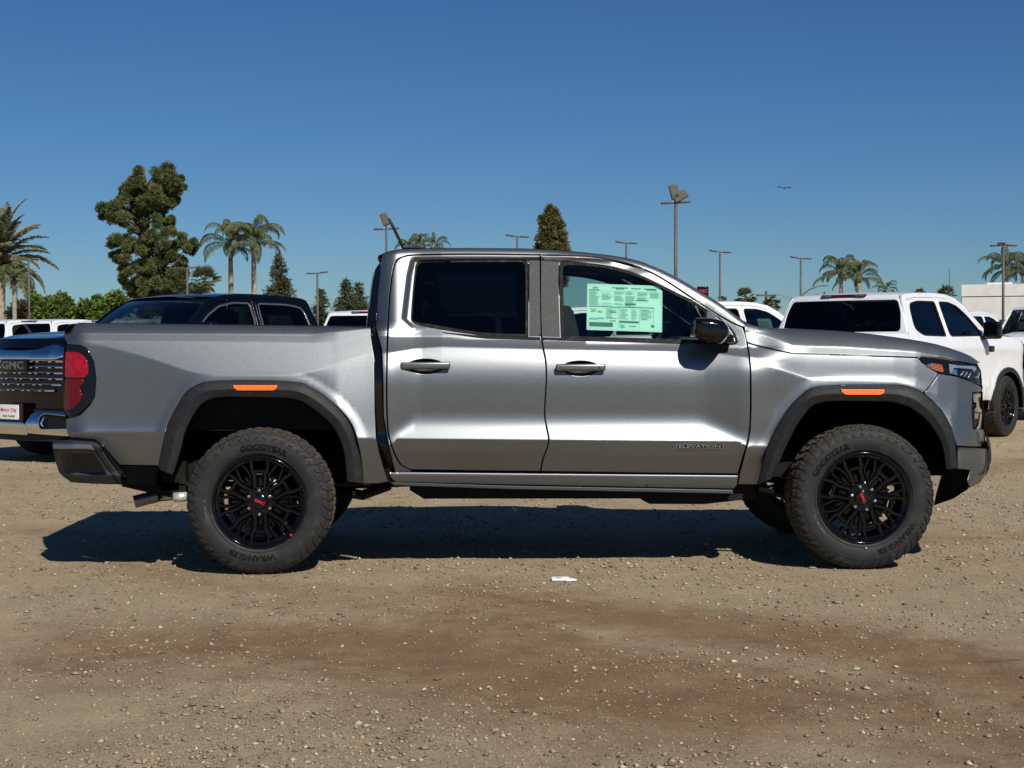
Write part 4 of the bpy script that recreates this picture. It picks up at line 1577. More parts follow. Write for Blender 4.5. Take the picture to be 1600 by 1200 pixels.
# wheels
ry = .03 + .145
rc = P(404, 785.5, .03)
fc = P(1352, 777.5, .03)
WR = .408
w_r = add_wheel(T, Vector((rc.x, ry, WR)) - O, -1, 0.0, R(-98), R(84), small_a=R(-172))
w_f = add_wheel(T, Vector((fc.x, ry, WR)) - O, -1, R(-44), R(-52), R(131), steer=R(-1.0), small_a=R(-150))
add_wheel(T, Vector((rc.x, 2 * YC - ry, WR)) - O, 1, .3)
add_wheel(T, Vector((fc.x, 2 * YC - ry, WR)) - O, 1, .6)
for wl_, (dx, dz), m_ in ((w_r, (.178, -.182), M['redink']), (w_f, (.008, -.283), M['lamp'])):
    b = MB()
    b.lathe([(0, -.1475), (.006, -.1475), (.007, -.145)], 12, c=(dx, 0, dz))
    b.build('paint_dot', m_, wl_)

# ------------------------------------------------------------------ full-size pickups of the rows behind
GZ = [(.40, .115), (.52, .075), (.60, .058), (.70, .048), (.745, .045), (.76, .060), (.95, .066), (1.12, .058), (1.21, .045), (1.23, .050), (1.31, .075), (1.42, .125), (1.90, .30)]
_gz = np.linspace(.3, 2.0, 171)
_gd = np.interp(_gz, [z for z, d in GZ], [d for z, d in GZ])
_gd = np.convolve(np.pad(_gd, 2, 'edge'), np.array([1, 2, 3, 2, 1]) / 9, 'valid')


def dg(u, v):
    x, z = u / 100, -v / 100
    d = itp(z, _gz, _gd)
    if x > 2.35:
        d += ((x - 2.35) / .45) ** 2 * .16
    if x < -2.72:
        d += ((-2.72 - x) / .2) ** 2 * .07
    for cx in (-1.87, 1.87):
        r = math.hypot(x - cx, z - .43)
        if r < .66:
            d -= .014 * (1 - sst(.54, .66, r))
    return d


def gmap(u, v, d):
    return Vector((u / 100, -(1.03 - d), -v / 100))


cv = lambda pts: [(x * 100, -z * 100) for x, z in pts]


def arch(cx, r=.50, n=14, a0=-.10, a1=math.pi + .10, top=.92):
    out = []
    for i in range(n + 1):
        a = a0 + (a1 - a0) * i / n
        out.append((cx + r * math.cos(a), .43 + r * top * math.sin(a)))
    return out[::-1]          # from rear to front


G_SIL = [(-1.115, 1.40), (-1.075, 1.46), (-1.03, 1.62), (-.985, 1.80), (-.95, 1.86), (-.86, 1.885), (-.5, 1.905), (0, 1.918), (.38, 1.905), (.64, 1.862), (.84, 1.775), (1.08, 1.605), (1.31, 1.43)]
GW_F = [(.07, 1.37), (.07, 1.80), (.36, 1.80), (.60, 1.755), (.82, 1.64), (1.07, 1.45), (1.08, 1.38)]
GW_R = [(-.06, 1.37), (-.06, 1.80), (-.58, 1.795), (-.80, 1.765), (-.86, 1.70), (-.905, 1.50), (-.88, 1.44), (-.72, 1.38)]
GD_F = [(.03, .57), (1.07, .57), (1.11, .72), (1.125, 1.20), (1.14, 1.43), (1.10, 1.515), (.85, 1.705), (.64, 1.80), (.38, 1.85), (.03, 1.865)]
GD_R = [(-.01, .57), (-.01, 1.86), (-.58, 1.85), (-.85, 1.82), (-.92, 1.75), (-.97, 1.55), (-1.0, 1.30), (-.98, .98), (-.86, .80), (-.66, .64), (-.56, .57)]


def make_pickup(label, body, chrome_front, group, trim):
    root = thing('parked_pickup', label, 'pickup truck', (0, 0, 0), 0, group)
    Z = Vector((0, 0, 0))
    kw = dict(parent=root, off=Z, mapf=gmap, yc=0.0, step=9, edge=.8, drop=.004, thick=.02)
    bed = [(-1.145, 1.40), (-2.85, 1.385), (-2.905, 1.34), (-2.91, .72), (-2.88, .63), (-2.40, .60)] + arch(-1.87) + [(-1.30, .52), (-1.145, .52)]
    panel('bed_side', rnd_poly(cv(bed), 3), dg, body, cedge=1, **kw)
    fen = [(1.15, 1.37), (1.30, 1.385), (1.7, 1.375), (2.1, 1.36), (2.48, 1.315), (2.52, 1.09), (2.64, .97), (2.64, .72), (2.44, .66)] + arch(1.87)[::-1] + [(1.30, .52), (1.15, .52)]
    panel('front_fender', rnd_poly(cv(fen), 2), dg, body, **kw)
    dF, dR = ccw(cv(GD_F)), ccw(cv(GD_R))
    cabp = G_SIL + [(1.36, 1.38), (1.135, 1.37), (1.135, .52), (-1.13, .52), (-1.13, 1.36)]
    panel('cab_side', cv(cabp), dg, body, holes=[inset(dF, .2), inset(dR, .2)], **kw)
    for dr, wn_, gl, hx in ((dF, GW_F, M['tint2'], .16), (dR, GW_R, M['tint'], -.84)):
        wo = rnd_poly(ccw(cv(wn_)), 5)
        drs = panel('door', rnd_poly(inset(dr, .7), 3), lambda u, v: dg(u, v) - .003, body, holes=[wo], **kw)
        for o, s in zip(drs, (-1, 1)):
            b = MB()
            b.rbox((hx - .11, s * .985 - .02, 1.085), (hx + .11, s * .985 + .02, 1.125), .012)
            b.build('handle', body, o)
        kk = dict(kw)
        kk['step'] = 25
        panel('window', inset(ccw(wo), -1.0), lambda u, v: dg(u, v) + .012, gl, **kk)
        kk['step'] = 12
        panel('window_trim', inset(ccw(wo), -1.2), lambda u, v: dg(u, v) - .006, trim, holes=[inset(ccw(wo), .9)], **{**kk, 'edge': .3, 'thick': .012})
    # flares and wells
    for cx in (-1.87, 1.87):
        A = [(x, z) for x, z in arch(cx, .565)]
        B = [(x, z) for x, z in arch(cx, .495)]
        fl = cv(A) + cv(B)[::-1]
        panel('wheel_flare', fl, lambda u, v: .018, M['plastic'], **{**kw, 'step': 6, 'thick': .06})
        for s in (-1, 1):
            rows = [[Vector((x, s * (1.0 - t), z)) for t in (0, .4)] for x, z in B]
            loft('wheel_well', rows, M['dark'], root, Z)
            b = MB()
            b.add([(x, s * .6, z) for x, z in B], [tuple(range(len(B)))])
            b.build('inner_wall', M['dark'], root)
    # hood, roof, glass
    hs = [(1.16, 1.375, .145), (1.36, 1.39, .13), (1.7, 1.39, .12), (2.1, 1.372, .13), (2.45, 1.335, .16), (2.62, 1.295, .22), (2.70, 1.24, .26)]
    rows = []
    for x, z, d in hs:
        rw = []
        for i in range(25):
            y = -(1.03 - d) + 2 * (1.03 - d) * i / 24
            k = abs(y) / (1.03 - d)
            zz = z + .075 * sst(1.0, .62, k) - .022 * sst(.52, .36, k) * sst(2.7, 1.9, x)
            rw.append(Vector((x + .17 * (1 - k * k) * sst(2.0, 2.7, x), y, zz if x < 2.68 else z + .03 * (1 - k))))
        rows.append(rw)
    loft('hood', rows, body, root, Z)

    def ac(x, z, d, crown, bow, n=16):
        return [Vector((x + bow * (1 - (2 * i / n - 1) ** 2), -(1.03 - d) + 2 * (1.03 - d) * i / n, z + crown * (1 - (2 * i / n - 1) ** 2))) for i in range(n + 1)]
    rl = [(x, z) for x, z in cr(G_SIL, .08) if -.96 <= x <= .70]
    loft('roof', [ac(x, z, itp(z, _gz, _gd), .02 * sst(-1, -.6, x), -.05 * sst(-.5, -.96, x) + .12 * sst(.2, .66, x)) for x, z in rl if z > 1.84], body, root, Z)
    ws = [(x, z) for x, z in cr(G_SIL, .08) if x > .62]
    loft('windshield', [ac(x, z - .012, itp(z, _gz, _gd) + .02, 0, .13) for x, z in ws], M['glass'], root, Z)
    b = MB()
    b.rbox((1.22, -.82, 1.36), (1.45, .82, 1.40), .015)
    b.build('cowl', M['plastic'], root)
    # cab back
    xb = lambda z: itp(z, (1.0, 1.40, 1.88), (-1.13, -1.12, -.965))
    mb = lambda u, v, d: Vector((xb(-v / 100) - .05 * (1 - (u / 85) ** 2) + d, u / 100, -v / 100))
    hw = lambda z: 1.03 - itp(z, _gz, _gd) - .02
    back = [(-hw(1.3), 1.0), (-hw(1.4), 1.40), (-hw(1.6), 1.6), (-hw(1.86) + .02, 1.865), (hw(1.86) - .02, 1.865), (hw(1.6), 1.6), (hw(1.4), 1.40), (hw(1.3), 1.0)]
    wnd = rnd_poly(ccw([(-80, -142), (-77, -165), (-71, -181), (71, -181), (77, -165), (80, -142)]), 5)
    bk = dict(parent=root, off=Z, mapf=mb, step=9, edge=.8, face=(-1, 0, 0))
    panel('cab_back', cv(back), lambda u, v: 0, body, holes=[wnd], **bk)
    panel('rear_window', inset(wnd, -1), lambda u, v: .006, M['tint'], **{**bk, 'step': 25, 'thick': 0})
    b = MB()
    b.rbox((-1.035, -.30, 1.852), (-.97, .30, 1.888), .01)
    hb = b.build('high_brake_light', M['reddark'], root)
    for s in (-1, 1):
        b = MB()
        b.rbox((-1.038, s * .22 - .06, 1.857), (-1.0, s * .22 + .06, 1.883), .004)
        b.build('lens', M['bezel'], hb)
    # tail
    mt_ = lambda u, v, d: Vector((-2.93 + .05 * (abs(u) / 95) ** 3 + d, u / 100, -v / 100))
    tk = dict(parent=root, off=Z, mapf=mt_, step=10, edge=1.0, face=(-1, 0, 0))
    panel('tailgate', rnd_poly(cv([(-.78, .72), (-.78, 1.385), (.78, 1.385), (.78, .72)]), 4), lambda u, v: 0, body, **tk)
    b = MB()
    b.rbox((-2.955, -.16, 1.2), (-2.92, .16, 1.28), .01)
    b.build('tailgate_handle', M['plastic'], root)
    for s in (-1, 1):
        panel('tail_lamp', rnd_poly(cv([(s * .795, .98), (s * .795, 1.36), (s * .96, 1.35), (s * .965, .98)]), 3), lambda u, v: 0, M['red'], **tk)
        panel('rear_bumper_end', rnd_poly(cv([(s * .40, .48), (s * .40, .70), (s * .97, .70), (s * .97, .50)]), 4), lambda u, v: -.08, body if not chrome_front else M['chrome'], **{**tk, 'thick': .2})
    panel('rear_bumper', rnd_poly(cv([(-.42, .45), (-.42, .68), (.42, .68), (.42, .45)]), 3), lambda u, v: -.09, M['plastic'], **{**tk, 'thick': .15})
    b = MB()
    for s in (-1, 1):
        b.box((-2.9, s * .86 - .02, .7), (-1.14, s * .86 + .02, 1.36))
    b.box((-2.9, -.84, .78), (-1.14, .84, .82))
    b.box((-1.18, -.84, .82), (-1.14, .84, 1.36))
    b.build('bed_floor', M['chassis'], root)
    # nose
    xf = lambda u: 2.90 - .28 * (abs(u) / 98) ** 2.6
    mf = lambda u, v, d: Vector((xf(u) - d, u / 100, -v / 100))
    fk = dict(parent=root, off=Z, mapf=mf, step=9, edge=.8, face=(1, 0, 0))
    cf = M['chrome'] if chrome_front else body
    panel('grille', rnd_poly(cv([(-.76, .60), (-.80, 1.22), (.80, 1.22), (.76, .60)]), 4), lambda u, v: .045, M['gloss'], **fk)
    band = cv([(-.60, 1.14), (-.72, 1.17), (-.74, 1.23), (-.58, 1.30), (-.22, 1.305), (-.18, 1.28), (.18, 1.28), (.22, 1.305), (.58, 1.30), (.74, 1.23), (.72, 1.17), (.60, 1.14)])
    panel('grille_band', rnd_poly(band, 2), lambda u, v: -.01 + .10 * sst(-118, -132, v), M['chrome'] if chrome_front else M['gloss'], **fk)
    for i, z in enumerate((1.118, 1.055, .992, .929, .866, .803)):
        hwid = (.72, .725, .72, .70, .66, .58)[i]
        holes = []
        yy = -hwid + .04
        while yy < hwid - .1:
            lw = (.13, .05)[len(holes) % 2]
            if i not in (0, 1) or abs(yy + lw / 2) > .30:
                holes.append(cv([(yy, z - .006), (yy + lw, z - .006), (yy + lw, z + .006), (yy, z + .006)]))
            yy += lw + .04
        panel('grille_bar', rnd_poly(cv([(-hwid, z - .018), (-hwid, z + .018), (hwid, z + .018), (hwid, z - .018)]), 1), (lambda u, v, z=z: .004 + .012 * ((v + z * 100 + .4) / 1.8) ** 2), M['chrome'] if chrome_front else M['plastic'],
              holes=holes if chrome_front else (), **{**fk, 'edge': .3, 'thick': .02, 'step': 12})
    panel('emblem_plate', rnd_poly(cv([(-.23, 1.02), (-.23, 1.135), (.23, 1.135), (.23, 1.02)]), 1.5), lambda u, v: -.015, M['gloss'], **fk)
    vs, fs = text_geo("GMC", .03, bold=.02)
    wd = max(v.x for v in vs)
    b = MB()
    b.add([(xf(0) + .017 + v.z * .15, v.x / wd * .19, 1.077 + v.y * .085) for v in vs], fs)
    b.build('emblem', M['bezel'] if chrome_front else M['redbadge'], root)
    for s in (-1, 1):
        panel('headlight', rnd_poly(cv([(s * .80, 1.20), (s * .80, .93), (s * .90, .90), (s * .965, .95), (s * .97, 1.10), (s * .95, 1.22)]), 3), lambda u, v: .0, M['smoke'], **fk)
        panel('daytime_lamp', rnd_poly(cv([(s * .81, 1.18), (s * .81, 1.14), (s * .93, 1.14), (s * .955, 1.0), (s * .965, 1.1), (s * .945, 1.19)]), 1), lambda u, v: -.005, M['lamp'], **{**fk, 'edge': .3})
        # side lamp filler between fender and nose
        panel('headlight_side', rnd_poly(cv([(2.49, 1.31), (2.53, 1.10), (2.65, .98), (2.65, .95), (2.73, .94), (2.74, 1.22), (2.66, 1.285)]), 1), lambda u, v: dg(u, v), M['smoke'], parent=root, off=Z,
              mapf=(lambda u, v, d, s=s: Vector((u / 100, s * (1.03 - d), -v / 100))), face=(0, s, 0), step=8, edge=.6) 
        panel('bumper_side', rnd_poly(cv([(2.65, .94), (2.65, .72), (2.45, .64), (2.50, .40), (2.72, .42), (2.74, .94)]), 1), dg, (M['blackpaint'] if chrome_front else body), parent=root, off=Z,
              mapf=(lambda u, v, d, s=s: Vector((u / 100, s * (1.03 - d), -v / 100))), face=(0, s, 0), step=8, edge=.6)
        panel('nose_corner', rnd_poly(cv([(s * .775, .92), (s * .745, .58), (s * .96, .58), (s * .97, .92)]), 1.5), lambda u, v: .005, (M['blackpaint'] if chrome_front else body), **fk)
        horn = [(s * .24, .44), (s * .30, .55), (s * .42, .59), (s * .76, .575), (s * .95, .50), (s * .975, .34), (s * .86, .31), (s * .24, .34)]
        hole = rnd_poly(cv([(s * .45, .39), (s * .43, .52), (s * .48, .555), (s * .74, .53), (s * .78, .40)]), 2)
        panel('bumper_horn', rnd_poly(cv(horn), 2), lambda u, v: -.055 + .05 * ((v + 43) / 14) ** 2, cf, holes=[hole], **fk)
        panel('fog_lamp', inset(ccw(hole), -1), lambda u, v: .01, M['smoke'], **fk)
        b = MB()
        b.tube([(xf(49) + .02, s * .475, .41), (xf(49) + .05, s * .465, .45), (xf(49) + .02, s * .48, .52)], .014, 8)
        b.build('tow_hook', M['chrome'], root)
    panel('front_bumper', rnd_poly(cv([(-.26, .32), (-.26, .44), (-.2, .46), (.2, .46), (.26, .44), (.26, .32)]), 1.5), lambda u, v: -.06 + .05 * ((v + 42) / 14) ** 2, cf, **fk)
    panel('lower_grille', rnd_poly(cv([(-.70, .40), (-.74, .60), (.74, .60), (.70, .40)]), 1.5), lambda u, v: .03, M['gloss'], **fk)
    panel('air_dam', rnd_poly(cv([(-.93, .35), (-.80, .25), (.80, .25), (.93, .35)]), 1), lambda u, v: .02, M['plastic'], **{**fk, 'thick': .1})
    panel('plate_holder', rnd_poly(cv([(-.20, .46), (-.20, .66), (.20, .66), (.20, .46)]), 1), lambda u, v: -.065, M['plastic'], **fk)
    pl = panel('dealer_plate', rnd_poly(cv([(-.165, .485), (-.165, .645), (.165, .645), (.165, .485)]), 1), lambda u, v: -.075, M['papervis'], **{**fk, 'edge': .3, 'thick': .004})[0]
    for s_, y0, z0, w_, h_, mi in (("Motor City", 0, .585, .28, .052, 'redink'), ("Auto Center", 0, .525, .22, .03, 'blackink')):
        vs, fs = text_geo(s_, bold=.02)
        wd = max(v.x for v in vs) * 2
        b = MB()
        b.add([(2.9 + .0765, y0 + v.x / wd * w_, z0 + v.y * h_) for v in vs], fs)
        b.build('plate_lettering', M[mi], pl)
    # mirrors
    for s in (-1, 1):
        b = MB()
        b.rbox((.98, s * 1.09 - .11, 1.33), (1.13, s * 1.09 + .11, 1.56), .035)
        m_ = b.build('door_mirror', M['gloss'] if not chrome_front else body, root)
        b = MB()
        b.box((.972, s * 1.09 - .09, 1.35), (.979, s * 1.09 + .09, 1.54))
        b.build('mirror_glass', M['gloss'], m_)  # gloss black instead of chrome: the dark reflection is put into the colour
        b = MB()
        b.rbox((1.0, s * .90 - .05, 1.32), (1.1, s * 1.03 + .04, 1.37), .015)
        b.build('mirror_arm', M['gloss'], m_)
    for k in range(5):
        b = MB()
        b.rbox((-.92 + .0, -.16 + .08 * k - .01, 1.905), (-.90, -.16 + .08 * k + .01, 1.915), .003)
    # interior
    for x in (-.62, .28):
        for y in (-.42, .42):
            b = MB()
            mt = Matrix.Translation((x, y, 1.0)) @ Matrix.Rotation(R(-12), 4, 'Y')
            b.rbox((-.07, -.26, 0), (.08, .26, .52), .05, mt=mt)
            b.rbox((-.04, -.13, .55), (.06, .13, .74), .04, mt=mt)
            b.build('seat', M['cloth'], root)
    b = MB()
    b.rbox((.95, -.88, 1.05), (1.35, .88, 1.34), .05)
    b.build('dashboard', M['dash'], root)
    b = MB()
    ring = [Vector((.86 + .05 * math.sin(a), .42 + .19 * math.cos(a), 1.27 + .18 * math.sin(a))) for a in [2 * math.pi * k / 24 for k in range(25)]]
    b.tube(ring, .015, 6, cap=False)
    b.tube([(.86, .24, 1.27), (.86, .6, 1.27)], .02, 6)
    b.build('steering_wheel', M['dash'], root)
    b = MB()
    b.box((-2.85, -.5, .50), (2.7, .5, .60))
    b.box((-1.1, -.9, .50), (1.2, .9, .54))
    b.build('frame', M['chassis'], root)
    b = MB()
    for x in (-1.87, 1.87):
        b.tube([(x, -.8, .43), (x, .8, .43)], .05, 8)
    b.build('axles', M['chassis'], root)
    for cx in (-1.87, 1.87):
        for s in (-1, 1):
            add_wheel(root, Vector((cx, s * (1.0 - .150), .418)), s, .3 * cx, scale=1.02, detail=False, lugs=False)
    return root


def place(o, px, dist, az, local=(0, 0)):
    """put the local point (x forward, y left) of a vehicle on the ray through px at that distance; az clockwise from the view axis"""
    a = R(90) - R(az) - YAW
    o.rotation_euler = (0, 0, a)
    p = G(px, dist)
    o.location = (p.x - (local[0] * math.cos(a) - local[1] * math.sin(a)), p.y - (local[0] * math.sin(a) + local[1] * math.cos(a)), 0)
    return o


def whip(root, x, y, z0, h):
    b = MB()
    b.tube([(x, y, z0), (x, y, z0 + h)], .006, 5)
    return b.build('antenna_rod', M['plastic'], root)


def window_sheet(root, x, side=-1, m_='paper', w_=.3, rear=False):
    b = MB()
    z0, z1 = 1.44, 1.66
    pts = []
    for xx, zz in ((x, z0), (x + w_, z0), (x + w_, z1), (x, z1)):
        pts.append((xx, side * (1.03 - itp(zz, _gz, _gd) - .03), zz))
    b.add(pts, [(0, 1, 2, 3)])
    o = b.build('price_sheet', M[m_], root)
    b = MB()
    for k in range(6):
        a0, a1 = .1 + .13 * k, .1 + .13 * k + .05
        q = []
        for fx, fz in ((.08, a0), (.9 - .1 * (k % 3), a0), (.9 - .1 * (k % 3), a1), (.08, a1)):
            zz = z0 + (z1 - z0) * fz
            q.append((x + w_ * fx, side * (1.03 - itp(zz, _gz, _gd) - .028), zz))
        b.add(q, [(0, 1, 2, 3)])
    b.build('sheet_print', M['ink'], o)


GRP = "white pickups parked in rows behind"
W1 = make_pickup('white crew cab pickup with black wheel arch and black mirror, right behind the silver hood', M['white'], False, GRP, M['trim'])
copies = [W1] + [copy_tree(W1) for _ in range(8)]
K = make_pickup('black crew cab pickup with chrome bar grille and dealer plate, left behind the silver bed', M['blackpaint'], True, None, M['bezel'])
spec = [  # px, dist, az, local anchor, label
    (1577, 19.3, 40, (1.87, -1.0), None),
    (1232, 22.0, 52, (1.05, -.8), 'white pickup with a mint sheet in its side window, beside the silver windshield pillar'),
    (1512, 27.7, 38, (-1.05, -.85), 'small white cab with a whip antenna in front of the concrete building'),
    (1645, 24.5, 205, (1.3, .0), 'white pickup facing the camera, cut off by the right edge of the photo'),
    (42, 33.5, 28, (-1.05, 0), 'far white cab with a full rear window above the black pickup\'s hood'),
    (158, 33.5, 28, (-1.05, 0), 'far white cab with a whip antenna beside the black pickup\'s windshield'),
    (-28, 33.5, 28, (-1.05, 0), 'far white cab cut off by the left edge of the photo'),
    (574, 25.5, 12, (-1.05, 0), 'white cab peeking out between the black pickup and the silver cab'),
    (880, 23.5, 74, (-.95, -.9), 'white pickup seen through the silver truck\'s front door window'),
]
for o, (px, di, az, loc, lab) in zip(copies, spec):
    place(o, px, di, az, loc)
    if lab:
        o['label'] = lab
window_sheet(copies[1], .35)
whip(copies[2], .2, 0, 1.9, .9)
whip(copies[5], .8, .3, 1.85, 1.1)
b = MB()
b.rbox((.62, -.99, .68), (.98, -.975, .72), .005)
b.build('door_badge', M['plastic'], W1)
b = MB()
b.rbox((1.22, -.985, 1.16), (1.40, -.965, 1.24), .02)
b.build('fender_badge', M['smoke'], W1)
extra = copy_tree(copies[2])
place(extra, 715, 26.5, 22, (-1.05, 0))
extra['label'] = 'white cab dimly seen through the silver truck\'s dark rear door window'
for c in list(extra.children):
    if c.name.startswith('antenna_rod'):
        bpy.data.objects.remove(c)
place(K, 22, 15.6, 215, (2.9, 0))
window_sheet(K, -.62, 1, 'papervis', .42)
b = MB()
b.prism([(.42, 1.925), (.30, 1.935), (.22, 1.99), (.16, 1.99), (.14, 1.92)], -.02, .02)
b.build('roof_fin', M['gloss'], K)

# ------------------------------------------------------------------ ground
def axis(lo, hi, d0, n0, n1, growth):
    a = list(np.arange(n0, n1, d0))
    s, d = n1, d0
    while s < hi:
        d *= growth
        s += d
        a.append(s)
    s, d = n0, d0
    pre = []
    while s > lo:
        d *= growth
        s -= d
        pre.append(s)
    return np.array(pre[::-1] + a)


gx = axis(-2500, 2500, .035, -4.6, 4.6, 1.09)
gy = axis(-300, 4500, .035, -4.4, 4.0, 1.06)
X, Y = np.meshgrid(gx, gy)


def vnoise(x, y, f, seed):
    rs = np.random.RandomState(seed)
    t = rs.rand(256, 256)
    x, y = x * f, y * f
    xi, yi = np.floor(x).astype(int), np.floor(y).astype(int)
    fx, fy = x - xi, y - yi
    fx, fy = fx * fx * (3 - 2 * fx), fy * fy * (3 - 2 * fy)
    g = lambda a, b: t[a % 256, b % 256]
    return (g(xi, yi) * (1 - fx) + g(xi + 1, yi) * fx) * (1 - fy) + (g(xi, yi + 1) * (1 - fx) + g(xi + 1, yi + 1) * fx) * fy


near = np.exp(-np.maximum(0, np.abs(X) - 5) / 5) * np.exp(-np.maximum(0, Y - 5) / 8)
wheel_flat = np.ones_like(X)
for wx in (rc.x, fc.x):
    for wy in (.17, 1.73):
        wheel_flat *= 1 - np.exp(-(((X - wx) / .35) ** 2 + ((Y - wy) / .35) ** 2))
Zg = ((vnoise(X, Y, .9, 1) - .5) * .022 + (vnoise(X, Y, 3, 2) - .5) * .012 + (vnoise(X, Y, 9, 3) - .5) * .006 + (vnoise(X, Y, 22, 4) - .5) * .0035) * near * wheel_flat
# damp brown drive tracks: (x, y) in metres on the ground, half-widths, strength
def gp(px, row):
    p = P(px, row, 0)
    d = (p - CAM)
    t = -CAM.z / d.z
    q = CAM + d * t
    return q.x, q.y


ST = np.zeros_like(X)
bands = [([(-60, 835), (60, 830), (150, 850), (300, 905), (600, 925), (820, 940)], .13, .55),
         ([(720, 925), (900, 955), (1100, 978), (1300, 1000), (1480, 1035), (1700, 1100)], .17, .85),
         ([(700, 965), (900, 1015), (1080, 1055), (1300, 1085), (1480, 1120), (1750, 1200)], .14, .75),
         ([(180, 1015), (400, 1000), (620, 1010), (860, 1060), (1100, 1085)], .24, .85),
         ([(500, 935), (700, 950), (820, 985)], .2, .55),
         ([(1150, 1100), (1400, 1150), (1700, 1230)], .12, .5),
         ([(1250, 860), (1450, 840), (1700, 838)], .10, .35),
         ([(1500, 735), (1600, 722), (1700, 720)], .25, .5),
         ([(-100, 760), (60, 745)], .3, .3)]
near_m = (np.abs(X) < 12) & (Y < 14)
wob = (vnoise(X, Y, 1.6, 11) - .5) * .36 + (vnoise(X, Y, 5, 12) - .5) * .12
for pts, hw_, st in bands:
    q = [gp(*p) for p in pts]
    q = cr(q, .15)
    dmin = np.full(X.shape, 1e9)
    for (ax, ay), (bx, by) in zip(q, q[1:]):
        dx, dy = bx - ax, by - ay
        l = dx * dx + dy * dy + 1e-9
        t = np.clip(((X - ax) * dx + (Y - ay) * dy) / l, 0, 1)
        dmin = np.where(near_m, np.minimum(dmin, np.hypot(X - ax - t * dx, Y - ay - t * dy)), dmin)
    ST = np.maximum(ST, st * np.exp(-(np.maximum(0, dmin + wob * hw_ * 3) / (hw_ * 2.8)) ** 2))
ST += (vnoise(X, Y, .35, 21) - .45) * .35
ST = np.clip(ST, 0, 1)
ny, nx = X.shape
co = np.stack([X.ravel(), Y.ravel(), Zg.ravel()], 1)
idx = np.arange(ny * nx).reshape(ny, nx)
fc_ = np.stack([idx[:-1, :-1].ravel(), idx[:-1, 1:].ravel(), idx[1:, 1:].ravel(), idx[1:, :-1].ravel()], 1)
me = bpy.data.meshes.new('ground')
me.vertices.add(len(co))
me.vertices.foreach_set('co', co.ravel())
me.loops.add(fc_.size)
me.loops.foreach_set('vertex_index', fc_.ravel())
me.polygons.add(len(fc_))
me.polygons.foreach_set('loop_start', np.arange(0, fc_.size, 4))
me.polygons.foreach_set('loop_total', np.full(len(fc_), 4))
me.polygons.foreach_set('use_smooth', np.ones(len(fc_), bool))
me.update()
at_ = me.attributes.new('damp', 'FLOAT', 'POINT')
at_.data.foreach_set('value', ST.ravel())
gm = bpy.data.materials.new('gravelly_dirt')
gm.use_nodes = True
nt = gm.node_tree
NN, LL = nt.nodes.new, nt.links.new
bs = nt.nodes["Principled BSDF"]
bs.inputs["Roughness"].default_value = .95
bs.inputs["Specular IOR Level"].default_value = .2
tc = NN("ShaderNodeTexCoord")


def noise(scale, detail=5, rough=.6):
    n = NN("ShaderNodeTexNoise")
    n.inputs["Scale"].default_value = scale
    n.inputs["Detail"].default_value = detail
    n.inputs["Roughness"].default_value = rough
    LL(tc.outputs["Object"], n.inputs["Vector"])
    return n.outputs["Fac"]


def mrange(src, a, b, c, d):
    r = NN("ShaderNodeMapRange")
    for i, v in enumerate((a, b, c, d)):
        r.inputs[i + 1].default_value = v
    LL(src, r.inputs[0])
    return r.outputs[0]


def cmix(fac, a, b, blend='MIX'):
    m = NN("ShaderNodeMix")
    m.data_type = 'RGBA'
    m.blend_type = blend
    if isinstance(fac, float):
        m.inputs[0].default_value = fac
    else:
        LL(fac, m.inputs[0])
    for i, c in ((6, a), (7, b)):
        if isinstance(c, tuple):
            m.inputs[i].default_value = (*c, 1)
        else:
            LL(c, m.inputs[i])
    return m.outputs[2]


TAN, TAN2, BRN, BRN2 = (.53, .41, .255), (.40, .31, .19), (.35, .213, .107), (.24, .145, .072)
dry = cmix(mrange(noise(2.2, 8, .7), .35, .65, 0, 1), TAN, TAN2)
wet = cmix(mrange(noise(3.0, 8, .7), .35, .65, 0, 1), BRN, BRN2)
an = NN("ShaderNodeAttribute")
an.attribute_name = 'damp'
ad = NN("ShaderNodeMath")
ad.operation = 'ADD'
LL(an.outputs["Fac"], ad.inputs[0])
LL(mrange(noise(6, 8, .7), .3, .7, -.22, .22), ad.inputs[1])
c = cmix(mrange(ad.outputs[0], .15, .8, 0, 1), dry, wet)
c = cmix(mrange(noise(85, 6, .8), .44, .64, 0, 1), c, cmix(.5, c, (.07, .055, .035)))
c = cmix(mrange(noise(170, 4, .7), .56, .72, 0, .6), c, (.52, .44, .32))
vo = NN("ShaderNodeTexVoronoi")
vo.inputs["Scale"].default_value = 95
LL(tc.outputs["Object"], vo.inputs["Vector"])
stone = mrange(vo.outputs["Distance"], .16, .26, 1, 0)
sep = NN("ShaderNodeSeparateColor")
LL(vo.outputs["Color"], sep.inputs[0])
pick = mrange(sep.outputs[0], .50, .56, 0, 1)
mu = NN("ShaderNodeMath")
mu.operation = 'MULTIPLY'
LL(stone, mu.inputs[0])
LL(pick, mu.inputs[1])
scol = cmix(sep.outputs[1], (.20, .165, .12), (.58, .50, .38))
c = cmix(mu.outputs[0], c, scol)
LL(c, bs.inputs["Base Color"])
hsum = NN("ShaderNodeMath")
hsum.operation = 'MULTIPLY_ADD'
LL(noise(60, 8, .75), hsum.inputs[0])
hsum.inputs[1].default_value = .014
h2 = NN("ShaderNodeMath")
h2.operation = 'MULTIPLY_ADD'
LL(mu.outputs[0], h2.inputs[0])
h2.inputs[1].default_value = .006
LL(mrange(noise(240, 4, .7), 0, 1, 0, .005), h2.inputs[2])
LL(h2.outputs[0], hsum.inputs[2])
bp = NN("ShaderNodeBump")
bp.inputs["Strength"].default_value = .9
bp.inputs["Distance"].default_value = 1.0
LL(hsum.outputs[0], bp.inputs["Height"])
LL(bp.outputs[0], bs.inputs["Normal"])
